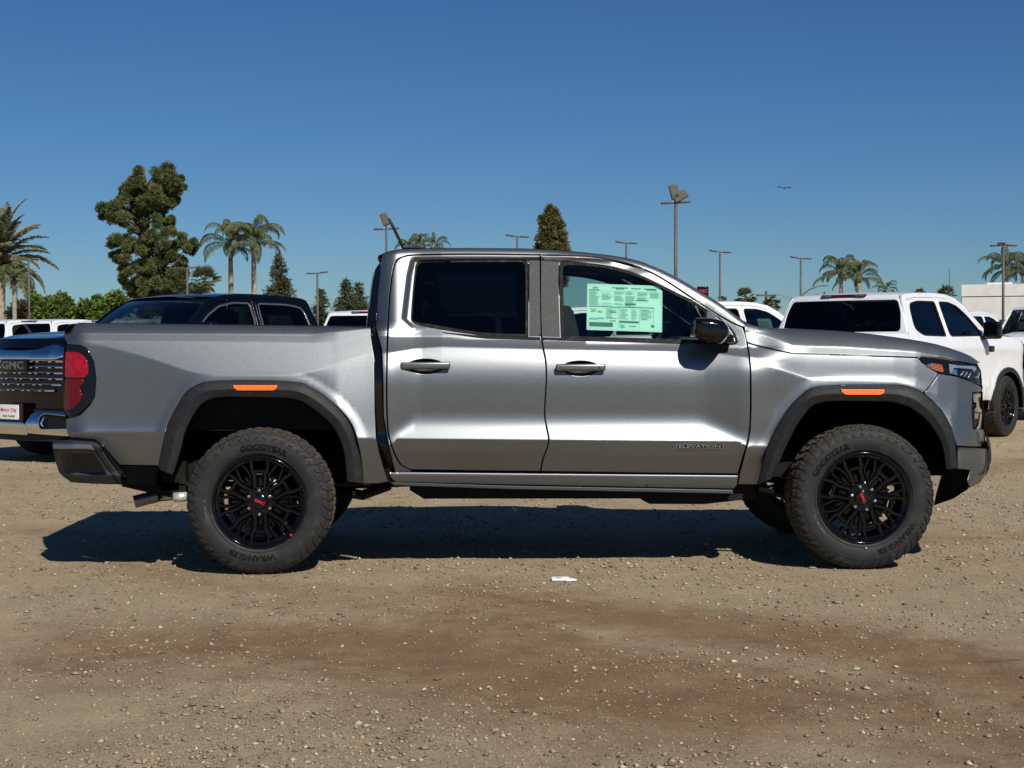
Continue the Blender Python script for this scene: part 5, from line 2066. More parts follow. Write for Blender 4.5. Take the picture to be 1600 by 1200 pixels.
g = link('ground', me, None, gm)
g['kind'] = 'structure'

# loose gravel
NS = 250000
rs = np.random.RandomState(5)
ico = bmesh.new()
ov_ = [ico.verts.new(p) for p in ((1, 0, 0), (.2, 1, .1), (-.9, .3, 0), (-.3, -1, 0), (.1, .1, .9), (-.2, -.2, -.7))]
for q in ((0, 1, 4), (1, 2, 4), (2, 3, 4), (3, 0, 4), (1, 0, 5), (2, 1, 5), (3, 2, 5), (0, 3, 5)):
    ico.faces.new([ov_[i] for i in q])
ico.verts.index_update()
iv = np.array([v.co[:] for v in ico.verts])
if_ = np.array([[v.index for v in f.verts] for f in ico.faces])
ico.free()
t = rs.rand(NS)
dep = 3.6 + (t ** 2.1) * 17          # distance from the camera
wx = (rs.rand(NS) * 2 - 1) * (dep * .40 + 1.6)
sx_ = wx + dep * math.tan(YAW)
sy_ = CAM.y + dep
dens = vnoise(sx_, sy_, 1.3, 31) * .6 + vnoise(sx_, sy_, .5, 32) * .6
stn = ST[np.clip(np.searchsorted(gy, sy_), 0, len(gy) - 1), np.clip(np.searchsorted(gx, sx_), 0, len(gx) - 1)]
keep = rs.rand(NS) < np.clip((dens - .38) * 3.2, .22, 1) * (1 - .55 * stn)
sx_, sy_, dep = sx_[keep], sy_[keep], dep[keep]
n = len(sx_)
size = .0027 + .0021 * rs.pareto(2.3, n)
size = np.clip(size, .0022, .0135) * (1 + (dep > 8) * .25)
big = rs.rand(n) < .0009
size[big] = rs.uniform(.012, .02, big.sum())
jit = 1 + (rs.rand(n, 6, 1) - .5) * .7
sc = np.stack([size * rs.uniform(.8, 1.5, n), size * rs.uniform(.7, 1.2, n), size * rs.uniform(.45, .8, n)], 1)[:, None, :]
V = iv[None] * jit * sc
an_ = rs.rand(n) * 6.283
ca, sa = np.cos(an_)[:, None], np.sin(an_)[:, None]
Vx = V[..., 0] * ca - V[..., 1] * sa
Vy = V[..., 0] * sa + V[..., 1] * ca
zi = (lambda xs, ys: Zg[np.clip(np.searchsorted(gy, ys), 0, ny - 1), np.clip(np.searchsorted(gx, xs), 0, nx - 1)])(sx_, sy_)
co = np.stack([Vx + sx_[:, None], Vy + sy_[:, None], V[..., 2] + (zi + size * .25)[:, None]], 2).reshape(-1, 3)
fc_ = (if_[None] + (np.arange(n) * 6)[:, None, None]).reshape(-1, 3)
me = bpy.data.meshes.new('gravel')
me.vertices.add(len(co))
me.vertices.foreach_set('co', co.ravel())
me.loops.add(fc_.size)
me.loops.foreach_set('vertex_index', fc_.ravel())
me.polygons.add(len(fc_))
me.polygons.foreach_set('loop_start', np.arange(0, fc_.size, 3))
me.polygons.foreach_set('loop_total', np.full(len(fc_), 3))
me.update()
tone = np.repeat(rs.rand(n), 6)
at_ = me.attributes.new('tone', 'FLOAT', 'POINT')
at_.data.foreach_set('value', tone)
sm = bpy.data.materials.new('gravel_stone')
sm.use_nodes = True
nt = sm.node_tree
NN, LL = nt.nodes.new, nt.links.new
bs = nt.nodes["Principled BSDF"]
bs.inputs["Roughness"].default_value = .85
an = NN("ShaderNodeAttribute")
an.attribute_name = 'tone'
rp = NN("ShaderNodeValToRGB")
rp.color_ramp.elements[0].color = (.13, .10, .068, 1)
rp.color_ramp.elements[1].color = (.54, .46, .34, 1)
for p_, c_ in ((.35, (.24, .185, .12)), (.8, (.36, .285, .185)), (.97, (.46, .38, .27))):
    e_ = rp.color_ramp.elements.new(p_)
    e_.color = (*c_, 1)
LL(an.outputs["Fac"], rp.inputs[0])
LL(rp.outputs[0], bs.inputs["Base Color"])
gr = link('gravel', me, None, sm)
gr['kind'] = 'stuff'
gr['label'] = 'loose gravel and small stones scattered over the dirt lot'

# litter
b = MB()
x_, y_ = gp(877, 907)
b.rbox((x_ - .055, y_ - .05, .004), (x_ + .045, y_ + .04, .016), .005)
b.rbox((x_ + .0, y_ - .07, .006), (x_ + .065, y_ + .0, .012), .002, mt=Matrix.Translation((x_, y_, 0)) @ Matrix.Rotation(.3, 4, 'Z') @ Matrix.Translation((-x_, -y_, 0)))
b.box((x_ - .03, y_ - .02, .0162), (x_ + .0, y_ + .0, .0166), 1)
tag(b.build('litter', [M['papervis'], M['ink']]), 'crushed white paper packet lying on the dirt near the middle', 'litter')
b = MB()
x_, y_ = gp(1578, 1035)
b.tube([(x_ - .10, y_, .004), (x_ + .02, y_ + .01, .008), (x_ + .14, y_ - .01, .004)], [.0025, .0035, .002], 6)
tag(b.build('twig', M['bark']), 'thin dark twig on the dirt at the right edge', 'twig')


# ------------------------------------------------------------------ vegetation
def raw_mesh(name, V, Fq, mat_):
    me = bpy.data.meshes.new(name)
    me.vertices.add(len(V))
    me.vertices.foreach_set('co', np.asarray(V, dtype=np.float64).ravel())
    k = Fq.shape[1]
    me.loops.add(Fq.size)
    me.loops.foreach_set('vertex_index', Fq.ravel())
    me.polygons.add(len(Fq))
    me.polygons.foreach_set('loop_start', np.arange(0, Fq.size, k))
    me.polygons.foreach_set('loop_total', np.full(len(Fq), k))
    me.update()
    me.materials.append(mat_)
    return me


def leaves(cen, rad, n, size, rs, tuft=False, flat=.8):
    """n leaf quads round each centre; cen (k,3), rad (k,)"""
    k = len(cen)
    d = rs.normal(size=(k, n, 3))
    d /= np.linalg.norm(d, axis=2, keepdims=True)
    r = rs.rand(k, n, 1) ** .38
    lump = 1 + .28 * np.sin(d[..., :1] * 5 + rs.rand(k, 1, 1) * 6) * np.sin(d[..., 2:] * 6 + rs.rand(k, 1, 1) * 6)
    p = cen[:, None, :] + d * r * lump * rad[:, None, None] * np.array([1, 1, flat])
    # leaf axis: outward with scatter
    ax = d + rs.normal(size=d.shape) * .55 + np.array([0, 0, .25])
    ax /= np.linalg.norm(ax, axis=2, keepdims=True)
    sd = np.cross(ax, rs.normal(size=d.shape))
    sd /= np.linalg.norm(sd, axis=2, keepdims=True) + 1e-9
    s = size * rs.uniform(.6, 1.4, (k, n, 1))
    w_ = s * (.22 if tuft else .42)
    q = np.stack([p - sd * w_ * .5, p + sd * w_ * .5, p + ax * s + sd * w_ * .35, p + ax * s - sd * w_ * .35], 2).reshape(-1, 3)
    return q, np.arange(len(q)).reshape(-1, 4)


def puff_tree(name, label, cat, puffs, dist, m_, leaf, per, trunk, depth_k=.8, seed=1, tuft=False, group=None, limbs=True, flat=.8):
    """puffs (px, row, r px); trunk (px, r metres, top row)"""
    rs = np.random.RandomState(seed)
    s = F / dist
    base = G(trunk[0], dist)
    root = thing(name, label, cat, base, 0, group)
    rows = np.array([p[1] for p in puffs], float)
    cen = []
    for (px, row, r) in puffs:
        p = G(px, dist, row)
        band = [q for q in puffs if abs(q[1] - row) < r * 1.6]
        half = (max(q[0] + q[2] for q in band) - min(q[0] - q[2] for q in band)) / 2
        off = abs(px - (max(q[0] for q in band) + min(q[0] for q in band)) / 2)
        dep = math.sqrt(max(0, half ** 2 - off ** 2)) / s * depth_k
        cen.append((p.x - base.x, p.y - base.y + rs.uniform(-1, 1) * dep, p.z))
    cen = np.array(cen)
    rad = np.array([p[2] for p in puffs]) / s * (1.0 if tuft else 1.0)
    # hidden far side clumps so the crown has a back
    n0 = len(cen)
    V, Fq = leaves(cen, rad, per, leaf, rs, tuft, flat)
    link('crown', raw_mesh('crown', V, Fq, m_), root)
    b = MB()
    top = G(trunk[0], dist, trunk[2])
    zt = top.z
    pts = [(0, 0, -.1), (rs.uniform(-.1, .1), 0, zt * .35), (rs.uniform(-.15, .15), .05, zt * .7), (0, 0, zt)]
    b.tube(pts, [trunk[1] * 1.25, trunk[1], trunk[1] * .7, trunk[1] * .2], 10)
    if limbs:
        for i in range(0, n0, 4):
            c = cen[i]
            z0 = max(zt * .18, c[2] - abs(c[0]) * .6 - rad[i])
            b.tube([(0, 0, z0), (c[0] * .5, c[1] * .5, (z0 + c[2]) / 2 + .1), tuple(c)], [trunk[1] * .22, trunk[1] * .13, .012], 5, cap=False)
    b.build('trunk', M['bark'], root)
    return root


PT = [(1060, 130, 45), (1020, 180, 50), (1090, 200, 45), (1140, 215, 30), (1150, 260, 25), (885, 160, 30), (870, 210, 40), (905, 240, 50), (840, 250, 50), (790, 265, 25), (950, 250, 55), (1010, 250, 60),
      (1060, 260, 55), (1100, 280, 40), (850, 310, 55), (780, 320, 40), (930, 320, 60), (1000, 330, 55), (1060, 340, 45), (1100, 330, 25), (640, 375, 30), (680, 385, 38), (660, 430, 26), (700, 440, 35),
      (720, 395, 40), (760, 400, 48), (740, 450, 45), (830, 380, 58), (900, 400, 62), (980, 400, 58), (765, 490, 33), (820, 450, 55), (900, 465, 50), (990, 470, 52), (1045, 470, 38), (1075, 455, 22),
      (850, 515, 32), (1070, 540, 45), (1130, 540, 32), (1000, 575, 55), (920, 590, 52), (850, 595, 52), (780, 580, 42), (730, 600, 36), (800, 630, 48), (880, 645, 55), (960, 645, 55), (1040, 625, 55),
      (1110, 612, 40), (1180, 622, 40), (1230, 600, 22), (1200, 645, 24), (740, 670, 36), (733, 700, 22), (790, 685, 46), (850, 720, 56), (930, 720, 56), (1010, 700, 56), (1080, 690, 54), (1140, 705, 32),
      (1150, 740, 28), (790, 765, 42), (870, 790, 56), (950, 790, 60), (1030, 780, 58), (1100, 770, 50), (1150, 790, 42), (785, 820, 34), (805, 870, 36), (860, 860, 54), (940, 870, 56), (1020, 870, 56),
      (1100, 860, 54), (1150, 850, 38), (850, 920, 46), (930, 940, 56), (1010, 940, 56), (1090, 930, 50), (900, 1010, 56), (980, 1020, 56), (1060, 1010, 50)]
rr = random.Random(4)
fine = []
for x, y, r in PT:
    for k in range(3):
        a = rr.uniform(0, 6.28)
        fine.append((x / 4 + math.cos(a) * r / 4 * .55, 230 + y / 4 + math.sin(a) * r / 4 * .5, r / 4 * rr.uniform(.45, .62)))
fine += [(x / 4, 230 + y / 4, r / 4 * .72) for x, y, r in PT if r > 36]
puff_tree('pine_tree', 'tall ragged pine with two tops, behind the black pickup', 'pine tree', fine, 85, M['pine'], .15, 480, (228, .28, 262), tuft=True, seed=3)


def blob(cx, cy, rx, ry, n, r, seed):
    q = random.Random(seed)
    out = []
    while len(out) < n:
        a, b_ = q.uniform(-1, 1), q.uniform(-1, 1)
        if a * a + b_ * b_ < 1:
            out.append((cx + a * rx, cy + b_ * ry, r * q.uniform(.7, 1.25)))
    return out


G_B = 'bushy green trees on the left skyline'
puff_tree('bushy_tree', 'dark bushy tree between the date palm and the lamp post', 'tree', blob(38, 490, 16, 18, 14, 8, 1), 105, M['spruce'], .3, 260, (38, .2, 490), seed=11, group=G_B)
puff_tree('bushy_tree', 'bright green double-lobed tree just right of the left lamp post', 'tree', [(60, 470, 8), (58, 480, 9), (66, 482, 8), (75, 472, 7), (72, 485, 9), (57, 495, 10), (70, 498, 10)] + blob(67, 488, 12, 12, 8, 7, 2), 98, M['bushy'], .28, 260, (66, .2, 480), seed=12, group=G_B)
puff_tree('bushy_tree', 'rounded green tree left of the whip antenna', 'tree', [(96, 466, 8), (90, 475, 9), (103, 474, 8), (97, 484, 10), (108, 486, 6), (88, 490, 9), (102, 496, 10)] + blob(97, 485, 12, 14, 8, 7, 3), 98, M['bushy'], .28, 260, (97, .2, 480), seed=13, group=G_B)
puff_tree('bushy_tree', 'low olive tree right of the whip antenna', 'tree', [(120, 488, 7), (133, 483, 8), (150, 472, 9), (142, 480, 10), (158, 480, 10), (150, 490, 11), (130, 494, 9)] + blob(144, 488, 18, 10, 9, 7, 4), 98, M['bushy'], .28, 260, (146, .2, 482), seed=14, group=G_B)
puff_tree('bushy_tree', 'yellow green tree touching the foot of the tall pine', 'tree', [(175, 470, 10), (186, 464, 9), (194, 472, 9), (168, 478, 9), (182, 480, 11), (198, 484, 9), (176, 492, 11)] + blob(184, 482, 16, 12, 9, 7, 5), 96, M['bushy'], .28, 260, (184, .2, 475), seed=15, group=G_B)
puff_tree('bushy_tree', 'dark dense tree directly behind the black windshield', 'tree', blob(300, 470, 14, 20, 12, 8, 6), 100, M['spruce'], .3, 240, (300, .2, 470), seed=16, group=G_B)
cy = [(861, 328, 3), (865, 334, 4), (858, 340, 5), (868, 342, 5), (849, 346, 4), (855, 352, 6), (866, 352, 7), (876, 350, 4), (850, 362, 7), (862, 362, 8), (874, 360, 7), (880, 368, 5), (847, 374, 7), (858, 376, 8), (870, 374, 8),
      (880, 380, 6), (846, 386, 7), (858, 388, 8), (872, 388, 8), (884, 390, 5), (850, 400, 9), (862, 402, 9), (876, 402, 9), (850, 420, 10), (864, 420, 10), (878, 420, 10), (852, 440, 11), (866, 442, 11), (878, 440, 10), (864, 460, 12)]
cyf = [(x + rr.uniform(-3, 3), y + rr.uniform(-3, 3), r * rr.uniform(.55, .9)) for x, y, r in cy for _ in range(3)]
puff_tree('cypress_tree', 'narrow olive cypress-like tree rising above the silver roof', 'tree', cyf, 90, M['cypress'], .24, 170, (864, .2, 335), seed=21, tuft=True, limbs=False, flat=1.1)


def conifer(px, top, hw_row, hw, dist, label, seed, group):
    rs = np.random.RandomState(seed)
    s = F / dist
    root = thing('conifer', label, 'conifer', G(px, dist), 0, group)
    zt = G(px, dist, top).z
    zr = G(px, dist, hw_row).z
    wr = hw / s
    slope = wr / max(.5, zt - zr)
    b = MB()
    b.tube([(0, 0, -.1), (0, 0, zt)], [.22, .02], 8)
    b.build('trunk', M['bark'], root)
    V = []
    n_t = int((zt - .6) / .22)
    for i in range(n_t):
        z = zt - .1 - i * .22
        rmax = min(slope * (zt - z) ** .92 + .12, wr * 1.25)
        nb = 7 + int(rmax * 5)
        for k in range(nb):
            a = rs.rand() * 6.283
            L = rmax * rs.uniform(.6, 1.12)
            m = max(4, int(L * 13))
            t = np.linspace(.15, 1, m)
            dirv = np.array([math.cos(a), math.sin(a), 0])
            P0 = dirv[None] * (L * t)[:, None] + np.array([0, 0, z]) + np.stack([0 * t, 0 * t, -.30 * L * t + .16 * L * t ** 3], 1)
            for rep in range(3):
                ax = dirv[None] * .6 + rs.normal(size=(m, 3)) * .6 + np.array([0, 0, -.15])
                ax /= np.linalg.norm(ax, axis=1, keepdims=True)
                sd = np.cross(ax, rs.normal(size=(m, 3)))
                sd /= np.linalg.norm(sd, axis=1, keepdims=True)
                l = rs.uniform(.14, .3, (m, 1))
                pp = P0 + rs.normal(size=(m, 3)) * .05
                V.append(np.stack([pp - sd * .03, pp + sd * .03, pp + ax * l + sd * .02, pp + ax * l - sd * .02], 1).reshape(-1, 3))
    V = np.concatenate(V)
    link('crown', raw_mesh('crown', V, np.arange(len(V)).reshape(-1, 4), M['spruce']), root)


GC = 'dark conifers on the skyline'
conifer(437, 397, 460, 24, 95, 'dark conifer directly right of the queen palm pair', 1, GC)
conifer(503, 452, 480, 12, 110, 'small conifer tip beside the lamp post', 2, GC)
conifer(542, 436, 480, 19, 95, 'broader conifer left of the silver cab', 3, GC)
conifer(561, 442, 478, 16, 98, 'slimmer conifer nearest the silver cab', 4, GC)


def frond_mesh(L, th0, droop, ll, hang, n=26, wid=.05, seed=0, m_='frond', petiole=.18, dense=3):
    rs = np.random.RandomState(seed)
    pts, th = [np.zeros(3)], th0
    ds = L / n
    for i in range(n):
        th -= droop * (i / n) ** 1.0 / n * 2
        pts.append(pts[-1] + np.array([math.cos(th), 0, math.sin(th)]) * ds)
    pts = np.array(pts)
    V, Fq = [], []

    def quad(a, b_, w0, w1, up):
        sd = np.cross(b_ - a, up)
        sd /= np.linalg.norm(sd) + 1e-9
        o = len(V)
        V.extend([a - sd * w0, a + sd * w0, b_ + sd * w1, b_ - sd * w1])
        Fq.append((o, o + 1, o + 2, o + 3))
    for i in range(n):
        quad(pts[i], pts[i + 1], .03 * (1 - i / n) + .008, .03 * (1 - (i + 1) / n) + .008, np.array([0, 0, 1.]))
        quad(pts[i], pts[i + 1], .02, .02, np.array([0, 1., 0]))
    m = n * dense
    for j in range(m):
        t = petiole + (1 - petiole) * j / m
        f_ = t * n
        i = min(n - 1, int(f_))
        p = pts[i] + (pts[i + 1] - pts[i]) * (f_ - i)
        tg = (pts[i + 1] - pts[i]) / ds
        l = ll * (math.sin(math.pi * min(1, (t - petiole) / (1 - petiole) * .82 + .14))) * rs.uniform(.8, 1.15)
        for s in (-1, 1):
            d = np.array([0, s * 1.0, 0]) * rs.uniform(.75, 1.1) + tg * .65 + np.array([0, 0, rs.uniform(-.2, .45)]) * (1 - hang)
            d /= np.linalg.norm(d)
            mid = p + d * l * .45 + np.array([0, 0, -hang * l * .10])
            end = mid + (d * (1 - hang) * .55 + np.array([0, 0, -hang * .75])) * l
            up = np.array([0, 0, 1.]) + rs.normal(size=3) * .5
            quad(p, mid, wid * .4, wid * .5, up)
            quad(mid, end, wid * .5, wid * .12, up)
    return raw_mesh('frond', np.array(V), np.array(Fq), M[m_])


QF = [frond_mesh(3.5, R(a), d, .62, .8, seed=i, wid=.026, n=32, dense=4) for i, (a, d) in enumerate(((80, 2.9), (66, 3.1), (48, 2.6), (25, 2.4), (5, 1.7)))]
DF = [frond_mesh(3.7, R(a), d, .6, .15, seed=i, wid=.07, dense=5, m_='datefrond', petiole=.12) for i, (a, d) in enumerate(((75, .8), (55, .9), (32, .9), (5, 1.1), (-25, 1.1)))]


def palm(px, row, dist, label, kind='queen', n=22, scale=1.0, seed=0, group=None, trunk_r=.16, lean=0):
    rs = random.Random(seed)
    root = thing('palm_tree', label, 'palm tree', G(px, dist), 0, group)
    z = G(px, dist, row).z
    b = MB()
    k = 10
    pts = [(lean * (1 - t / k) ** 2, 0, z * t / k - .05) for t in range(k + 1)]
    b.tube(pts, [trunk_r * (1.25 if t == 0 else 1.0 - .012 * t + .06 * (t % 2)) * (1 if t < k - 1 else .9) for t in range(k + 1)], 12)
    b.build('trunk', M['palmbark'], root)
    b = MB()
    b.tube([(0, 0, z - .5 * scale), (0, 0, z - .15), (0, 0, z + .25 * scale)], [trunk_r * 1.25, trunk_r * 1.7, trunk_r * .4], 10)
    b.build('crown_shaft', M['thatch'] if kind == 'date' else M['bark'], root)
    FM = QF if kind == 'queen' else DF
    for i in range(n):
        f = i / n
        v = min(len(FM) - 1, int(f * len(FM)))
        o = link('frond', FM[v], root)
        o.location = (0, 0, z + rs.uniform(-.1, .1) + .1 * (1 - f))
        o.rotation_euler = (rs.uniform(-.25, .25), rs.uniform(-.14, .14), i * 2.39996 + rs.uniform(-.25, .25))
        s = scale * rs.uniform(.85, 1.1)
        o.scale = (s, s, s * rs.uniform(.85, 1.2))
    if kind == 'date' and scale > 1:
        b = MB()
        for i in range(7):
            a = rs.uniform(0, 6.28)
            q = Vector((math.cos(a), math.sin(a), 0))
            for j in range(6):
                b.tube([(0, 0, z), Vector((0, 0, z)) + q * .9 + Vector((rs.uniform(-.2, .2), rs.uniform(-.2, .2), .15)), Vector((0, 0, z)) + q * 1.25 + Vector((rs.uniform(-.3, .3), rs.uniform(-.3, .3), -.5))], .025, 4)
        b.build('date_stalks', M['dates'], root)
    return root


GQ = 'queen palms on the skyline'
palm(2, 405, 118, 'big date palm with orange fruit stalks at the left edge', 'date', 64, 1.25, 1, None, .42)
palm(24, 437, 100, 'smaller queen palm standing in front of the date palm', n=18, scale=.62, seed=2, group=GQ)
palm(362, 384, 92, 'left palm of the drooping pair right of the pine', n=22, scale=.72, seed=3, group=GQ, trunk_r=.17)
palm(398, 381, 90, 'right palm of the drooping pair, crown overlapping its neighbour', n=24, scale=.78, seed=4, group=GQ, trunk_r=.17)
palm(640, 388, 120, 'palm crown just right of the silver truck\'s antenna', n=16, scale=.5, seed=5, group=GQ)
palm(657, 384, 118, 'middle palm crown peeking over the silver roof', n=16, scale=.5, seed=6, group=GQ)
palm(682, 386, 120, 'rightmost palm crown peeking over the silver roof', n=16, scale=.5, seed=7, group=GQ)
palm(1314, 428, 110, 'left palm of the pair above the white cab roof', n=20, scale=.74, seed=8, group=GQ)
palm(1342, 434, 105, 'right palm of the pair above the white cab roof, paler skirt', n=20, scale=.7, seed=9, group=GQ)
palm(1384, 457, 125, 'small palm tuft right of the palm pair, over the white roof', n=16, scale=.45, seed=10, group=GQ)
palm(1569, 421, 100, 'palm behind the lamp post over the concrete building', n=20, scale=.68, seed=11, group=GQ)
palm(1598, 424, 100, 'palm over the concrete building at the right edge', n=20, scale=.62, seed=12, group=GQ)


def fan_palm(px, row, dist, sc, label, seed):
    rs = random.Random(seed)
    root = thing('fan_palm', label, 'palm tree', G(px, dist))
    z = G(px, dist, row).z
    b = MB()
    b.tube([(0, 0, -.05), (0, 0, z)], [.2, .16], 10)
    b.build('trunk', M['palmbark'], root)
    b = MB()
    for i in range(260):
        a = rs.uniform(0, 6.28)
        h = rs.uniform(0, 1.6) * sc
        r = (.42 - h * .1) * sc
        p = Vector((math.cos(a) * r, math.sin(a) * r, z - h))
        t_ = Vector((-math.sin(a), math.cos(a), 0)) * .05
        e = p + Vector((math.cos(a) * .1, math.sin(a) * .1, -.45))
        b.add([p - t_, p + t_, e + t_ * .4, e - t_ * .4], [(0, 1, 2, 3)])
    b.build('skirt', M['thatch'], root)
    b = MB()
    for k in range(13):       # one fan
        a = R(-75 + 150 * k / 12)
        d = Vector((math.cos(a), math.sin(a), 0))
        n_ = Vector((-d.y, d.x, 0)) * .05
        c0 = Vector((.55, 0, 0))
        b.add([c0, c0 + d * .35 + n_, c0 + d * .7 + Vector((0, 0, -.1)), c0 + d * .35 - n_], [(0, 1, 2, 3)])
    b.add([(0, -.02, 0), (0, .02, 0), (.56, .02, 0), (.56, -.02, 0)], [(0, 1, 2, 3)])
    first = b.build('fan_leaf', M['frond'], root)
    for i in range(34):
        o = first if i == 0 else first.copy()
        if i:
            COL.objects.link(o)
        o.location = (0, 0, z + .05)
        o.rotation_euler = (rs.uniform(-.5, .5), -R(rs.uniform(-45, 80)), i * 2.4)
        s = sc * rs.uniform(.85, 1.15)
        o.scale = (s, s, s)


fan_palm(321, 440, 110, 1.05, 'short fan palm with a brown skirt beside the lamp post', 1)


fan_palm(1165, 466, 120, .8, 'low round fan palm above the far white cab', 2)
fan_palm(1206, 475, 120, .7, 'low fan palm beside the wooden utility pole', 3)
fan_palm(1478, 462, 120, .75, 'single low fan palm left of the concrete building', 4)
fan_palm(1437, 460, 150, .6, 'tiny fan palm above the white side windows', 5)
fan_palm(1128, 470, 150, .5, 'tiny fan palm at the foot of the lamp post over the red sign', 6)


# ------------------------------------------------------------------ lamp posts
def lamp(px, row, dist, label, heads=((0, 0), (180, 0)), floods=(), rot=0, r=.07, arm=.40):
    root = thing('lamp_post', label, 'lamp post', G(px, dist), -YAW + R(rot), 'lamp posts around the lot')
    z = G(px, dist, row).z
    b = MB()
    b.tube([(0, 0, 0), (0, 0, z)], [r, r * .75], 12)
    b.build('pole', M['galv'], root)
    b = MB()
    b.rbox((-.22, -.22, 0), (.22, .22, .5), .02)
    b.build('base', M['concrete'], root)
    for a, tilt in heads:
        mt = Matrix.Translation((0, 0, z - .05)) @ Matrix.Rotation(R(a), 4, 'Z') @ Matrix.Rotation(R(-tilt), 4, 'Y')
        b = MB()
        b.rbox((.0, -.03, -.03), (arm * .5, .03, .03), .008, mt=mt)
        b.rbox((arm * .4, -.16, -.02), (arm * 1.5, .16, .05), .02, mt=mt)
        h = b.build('lamp_head', M['galv'], root)
        b = MB()
        b.box((arm * .5, -.13, -.03), (arm * 1.4, .13, -.021), mt=mt)
        b.build('lens', M['lens'], h)
    for dx, dz, tilt in floods:
        mt = Matrix.Translation((dx, 0, z + dz)) @ Matrix.Rotation(R(tilt), 4, 'Y')
        b = MB()
        b.rbox((-.18, -.12, -.30), (.18, .06, .30), .03, mt=mt)
        b.tube([(0, 0, z - .05), (dx, 0, z + dz)], .03, 6)
        h = b.build('flood_lamp', M['galv'], root)
        b = MB()
        b.box((-.14, -.135, -.25), (.14, -.121, .25), mt=mt)
        b.build('lens', M['lens'], h)


lamp(1056, 316, 58, 'tallest lamp post, with two floodlights on top, right of the cypress', heads=((0, 4), (180, -2)), floods=((-.06, .40, -14), (.18, .22, 62)), r=.085)
lamp(605, 357, 68, 'lamp post with a floodlight, beside the silver truck\'s antenna', heads=((0, 2), (180, -2)), floods=((-.05, .42, -20),))
lamp(497, 426, 78, 'lamp post between the dark conifers left of the silver cab', heads=((8, 8), (186, -2)))
lamp(809, 369, 72, 'lamp post above the silver roof, left of the cypress', heads=((0, -2), (180, 8)))
lamp(979, 379, 76, 'lamp post above the silver roof, between cypress and tallest post', heads=((0, -2), (180, 8)))
lamp(1125, 393, 78, 'lamp post above the red sign and the silver windshield', heads=((0, -3), (180, 9)))
lamp(1251, 403, 80, 'lamp post at the left end of the big white cab', heads=((0, -2), (180, 9)))
lamp(1567, 382, 66, 'lamp post standing in front of the concrete building', heads=((0, -3), (180, -3), (240, 6)))
lamp(294, 418, 75, 'lamp post at the right foot of the tall pine', heads=((20, 6), (170, 0)))
lamp(47, 405, 80, 'lamp post in front of the date palm at the left', heads=((20, 6), (170, 0)))

# street light on a curved arm
root = thing('street_light', 'curved-arm street light right of the lamp post over the white cab', 'street light', G(1253, 100), -YAW)
b = MB()
z = G(1253, 100, 455).z
b.tube([(0, 0, 0), (0, 0, z - .3), (.5, 0, z + .1), (1.1, 0, z + .33), (1.55, 0, z + .38)], [.09, .06, .05, .04, .035], 8)
b.build('pole', M['galv'], root)
b = MB()
b.rbox((1.45, -.08, z + .33), (1.8, .08, z + .42), .03)
b.build('lamp_head', M['galv'], root)
# utility poles and wires
poles = []
for px, row, di, lab in ((1197, 455, 140, 'wooden utility pole with a crossarm above the far white cab'), (1288, 456, 170, 'distant utility pole left of the palm pair'), (1395, 452, 190, 'thin distant utility pole right of the palm pair')):
    root = thing('utility_pole', lab, 'utility pole', G(px, di), -YAW, 'utility poles on the right skyline')
    z = G(px, di, row).z
    b = MB()
    b.tube([(0, 0, 0), (0, 0, z)], [.17, .13], 8)
    b.build('pole', M['bark'], root)
    b = MB()
    b.box((-1.0, -.06, z - .5), (1.0, .06, z - .35))
    b.build('crossarm', M['bark'], root)
    poles.append((root.location.copy(), z))
for k in range(len(poles) - 1):
    (p0, z0), (p1, z1) = poles[k], poles[k + 1]
    for off in (-.9, .9):
        b = MB()
        pts = []
        for i in range(13):
            t = i / 12
            q = p0.lerp(p1, t)
            pts.append((q.x + off, q.y, z0 + (z1 - z0) * t - .3 - 1.0 * t * (1 - t) * 2))
        b.tube(pts, .018, 4)
        tag(b.build('power_line', M['galv']), ('%s power line strung %s the utility poles' % (('lower', 'upper')[off > 0], ('from the first to the second of', 'from the second to the third of')[k])), 'power line', 'power lines')

# pylon sign
root = thing('pylon_sign', 'dark pylon sign with red lettering behind the windshield pillar', 'sign', G(1098, 95), -YAW)
z = G(1098, 95, 455).z
b = MB()
b.tube([(0, 0, 0), (0, 0, z)], .12, 8)
b.build('pole', M['galv'], root)
b = MB()
b.rbox((-.38, -.12, z - .35), (.38, .12, z + .30), .03)
pn = b.build('sign_panel', M['gloss'], root)
vs, fs = text_geo("GMC", bold=.02)
wd = max(v.x for v in vs)
b = MB()
b.add([(v.x / wd * .3, -.123, z + v.y * .24) for v in vs], fs)
b.build('sign_lettering', M['redbadge'], pn)

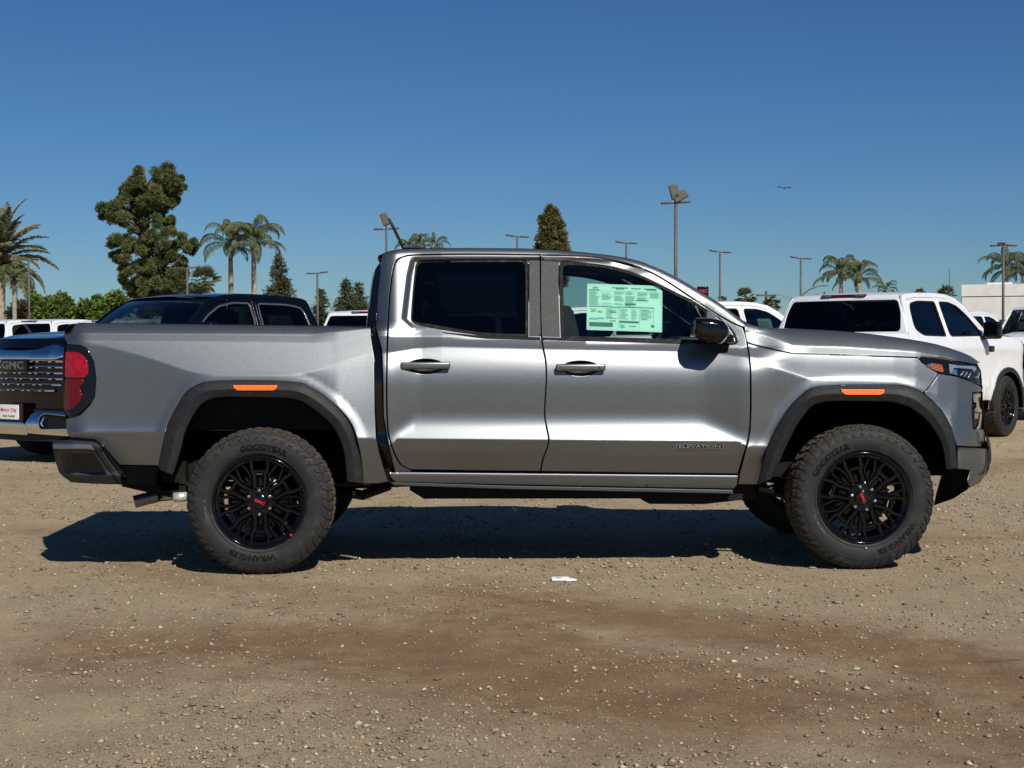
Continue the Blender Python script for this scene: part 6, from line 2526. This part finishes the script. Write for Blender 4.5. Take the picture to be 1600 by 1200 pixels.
# concrete building at the right
root = thing('concrete_building', 'low pale concrete building with a recessed dark base at the right edge', 'building', G(1502, 92), -YAW - R(17.6))
L_ = 16.0
z1, z0, zj = G(1502, 92, 445).z, G(1502, 92, 500).z, G(1502, 92, 464).z
b = MB()
b.box((0, 0, zj + .03), (L_, 14, z1))
b.build('parapet', M['concrete'], root)
b = MB()
b.box((.03, .04, z0), (L_, 14, zj - .03))
b.build('upper_wall', M['concrete'], root)
b = MB()
b.box((.02, .12, zj - .03), (L_, 14, zj + .03))
b.build('wall_joint', M['galv'], root)
b = MB()
b.box((.6, 1.4, 0), (L_, 13.8, z0))
b.build('base_wall', M['chassis'], root)
b = MB()
for x in (.5, 5.5, 10.5, 15.5):
    b.box((x - .15, .3, 0), (x + .15, .6, z0))
    b.build('column', M['concrete'], root)
    b = MB()
b = MB()
b.box((1.6, 3, z1), (3.2, 4.5, z1 + .22))
b.build('roof_unit', M['white'], root)
root = thing('block_wall', 'beige block wall with posts below the concrete building', 'wall', G(1440, 70), -YAW)
for k in range(8):
    b = MB()
    b.box((k * 1.6, 0, 0), (k * 1.6 + 1.45, .2, G(1530, 70, 503).z))
    b.build('wall_panel', M['fencebeige'], root)
    b = MB()
    b.box((k * 1.6 - .15, -.05, 0), (k * 1.6, .25, G(1530, 70, 501).z))
    b.build('post', M['concrete'], root)

# bird
root = thing('bird', 'tiny dark bird gliding alone in the blue sky at right', 'bird', G(1225, 70, 295))
bm = bmesh.new()
pr = [(-.16, .0), (-.10, .035), (0, .05), (.08, .035), (.13, .03), (.17, .0)]
vs, fs = [], []
for x, r in pr:
    for k in range(8):
        a = 2 * math.pi * k / 8
        vs.append((x, r * math.cos(a), r * .9 * math.sin(a)))
for i in range(len(pr) - 1):
    for k in range(8):
        fs.append((i * 8 + k, i * 8 + (k + 1) % 8, i * 8 + 8 + (k + 1) % 8, i * 8 + 8 + k))
bm.free()
b = MB()
b.add(vs, fs, 0, True)
b.build('body', M['plastic'], root)
for s in (-1, 1):
    b = MB()
    b.add([(-.06, s * .03, .01), (.06, s * .03, .01), (.04, s * .22, .07), (-.01, s * .42, .03), (-.07, s * .22, .065)], [(0, 1, 2, 3, 4)])
    w_ = b.build('wing', M['plastic'], root)
b = MB()
b.add([(-.14, -.02, 0), (-.14, .02, 0), (-.24, .05, 0), (-.24, -.05, 0)], [(0, 1, 2, 3)])
b.build('tail', M['plastic'], root)
root.rotation_euler = (.1, 0, R(75))
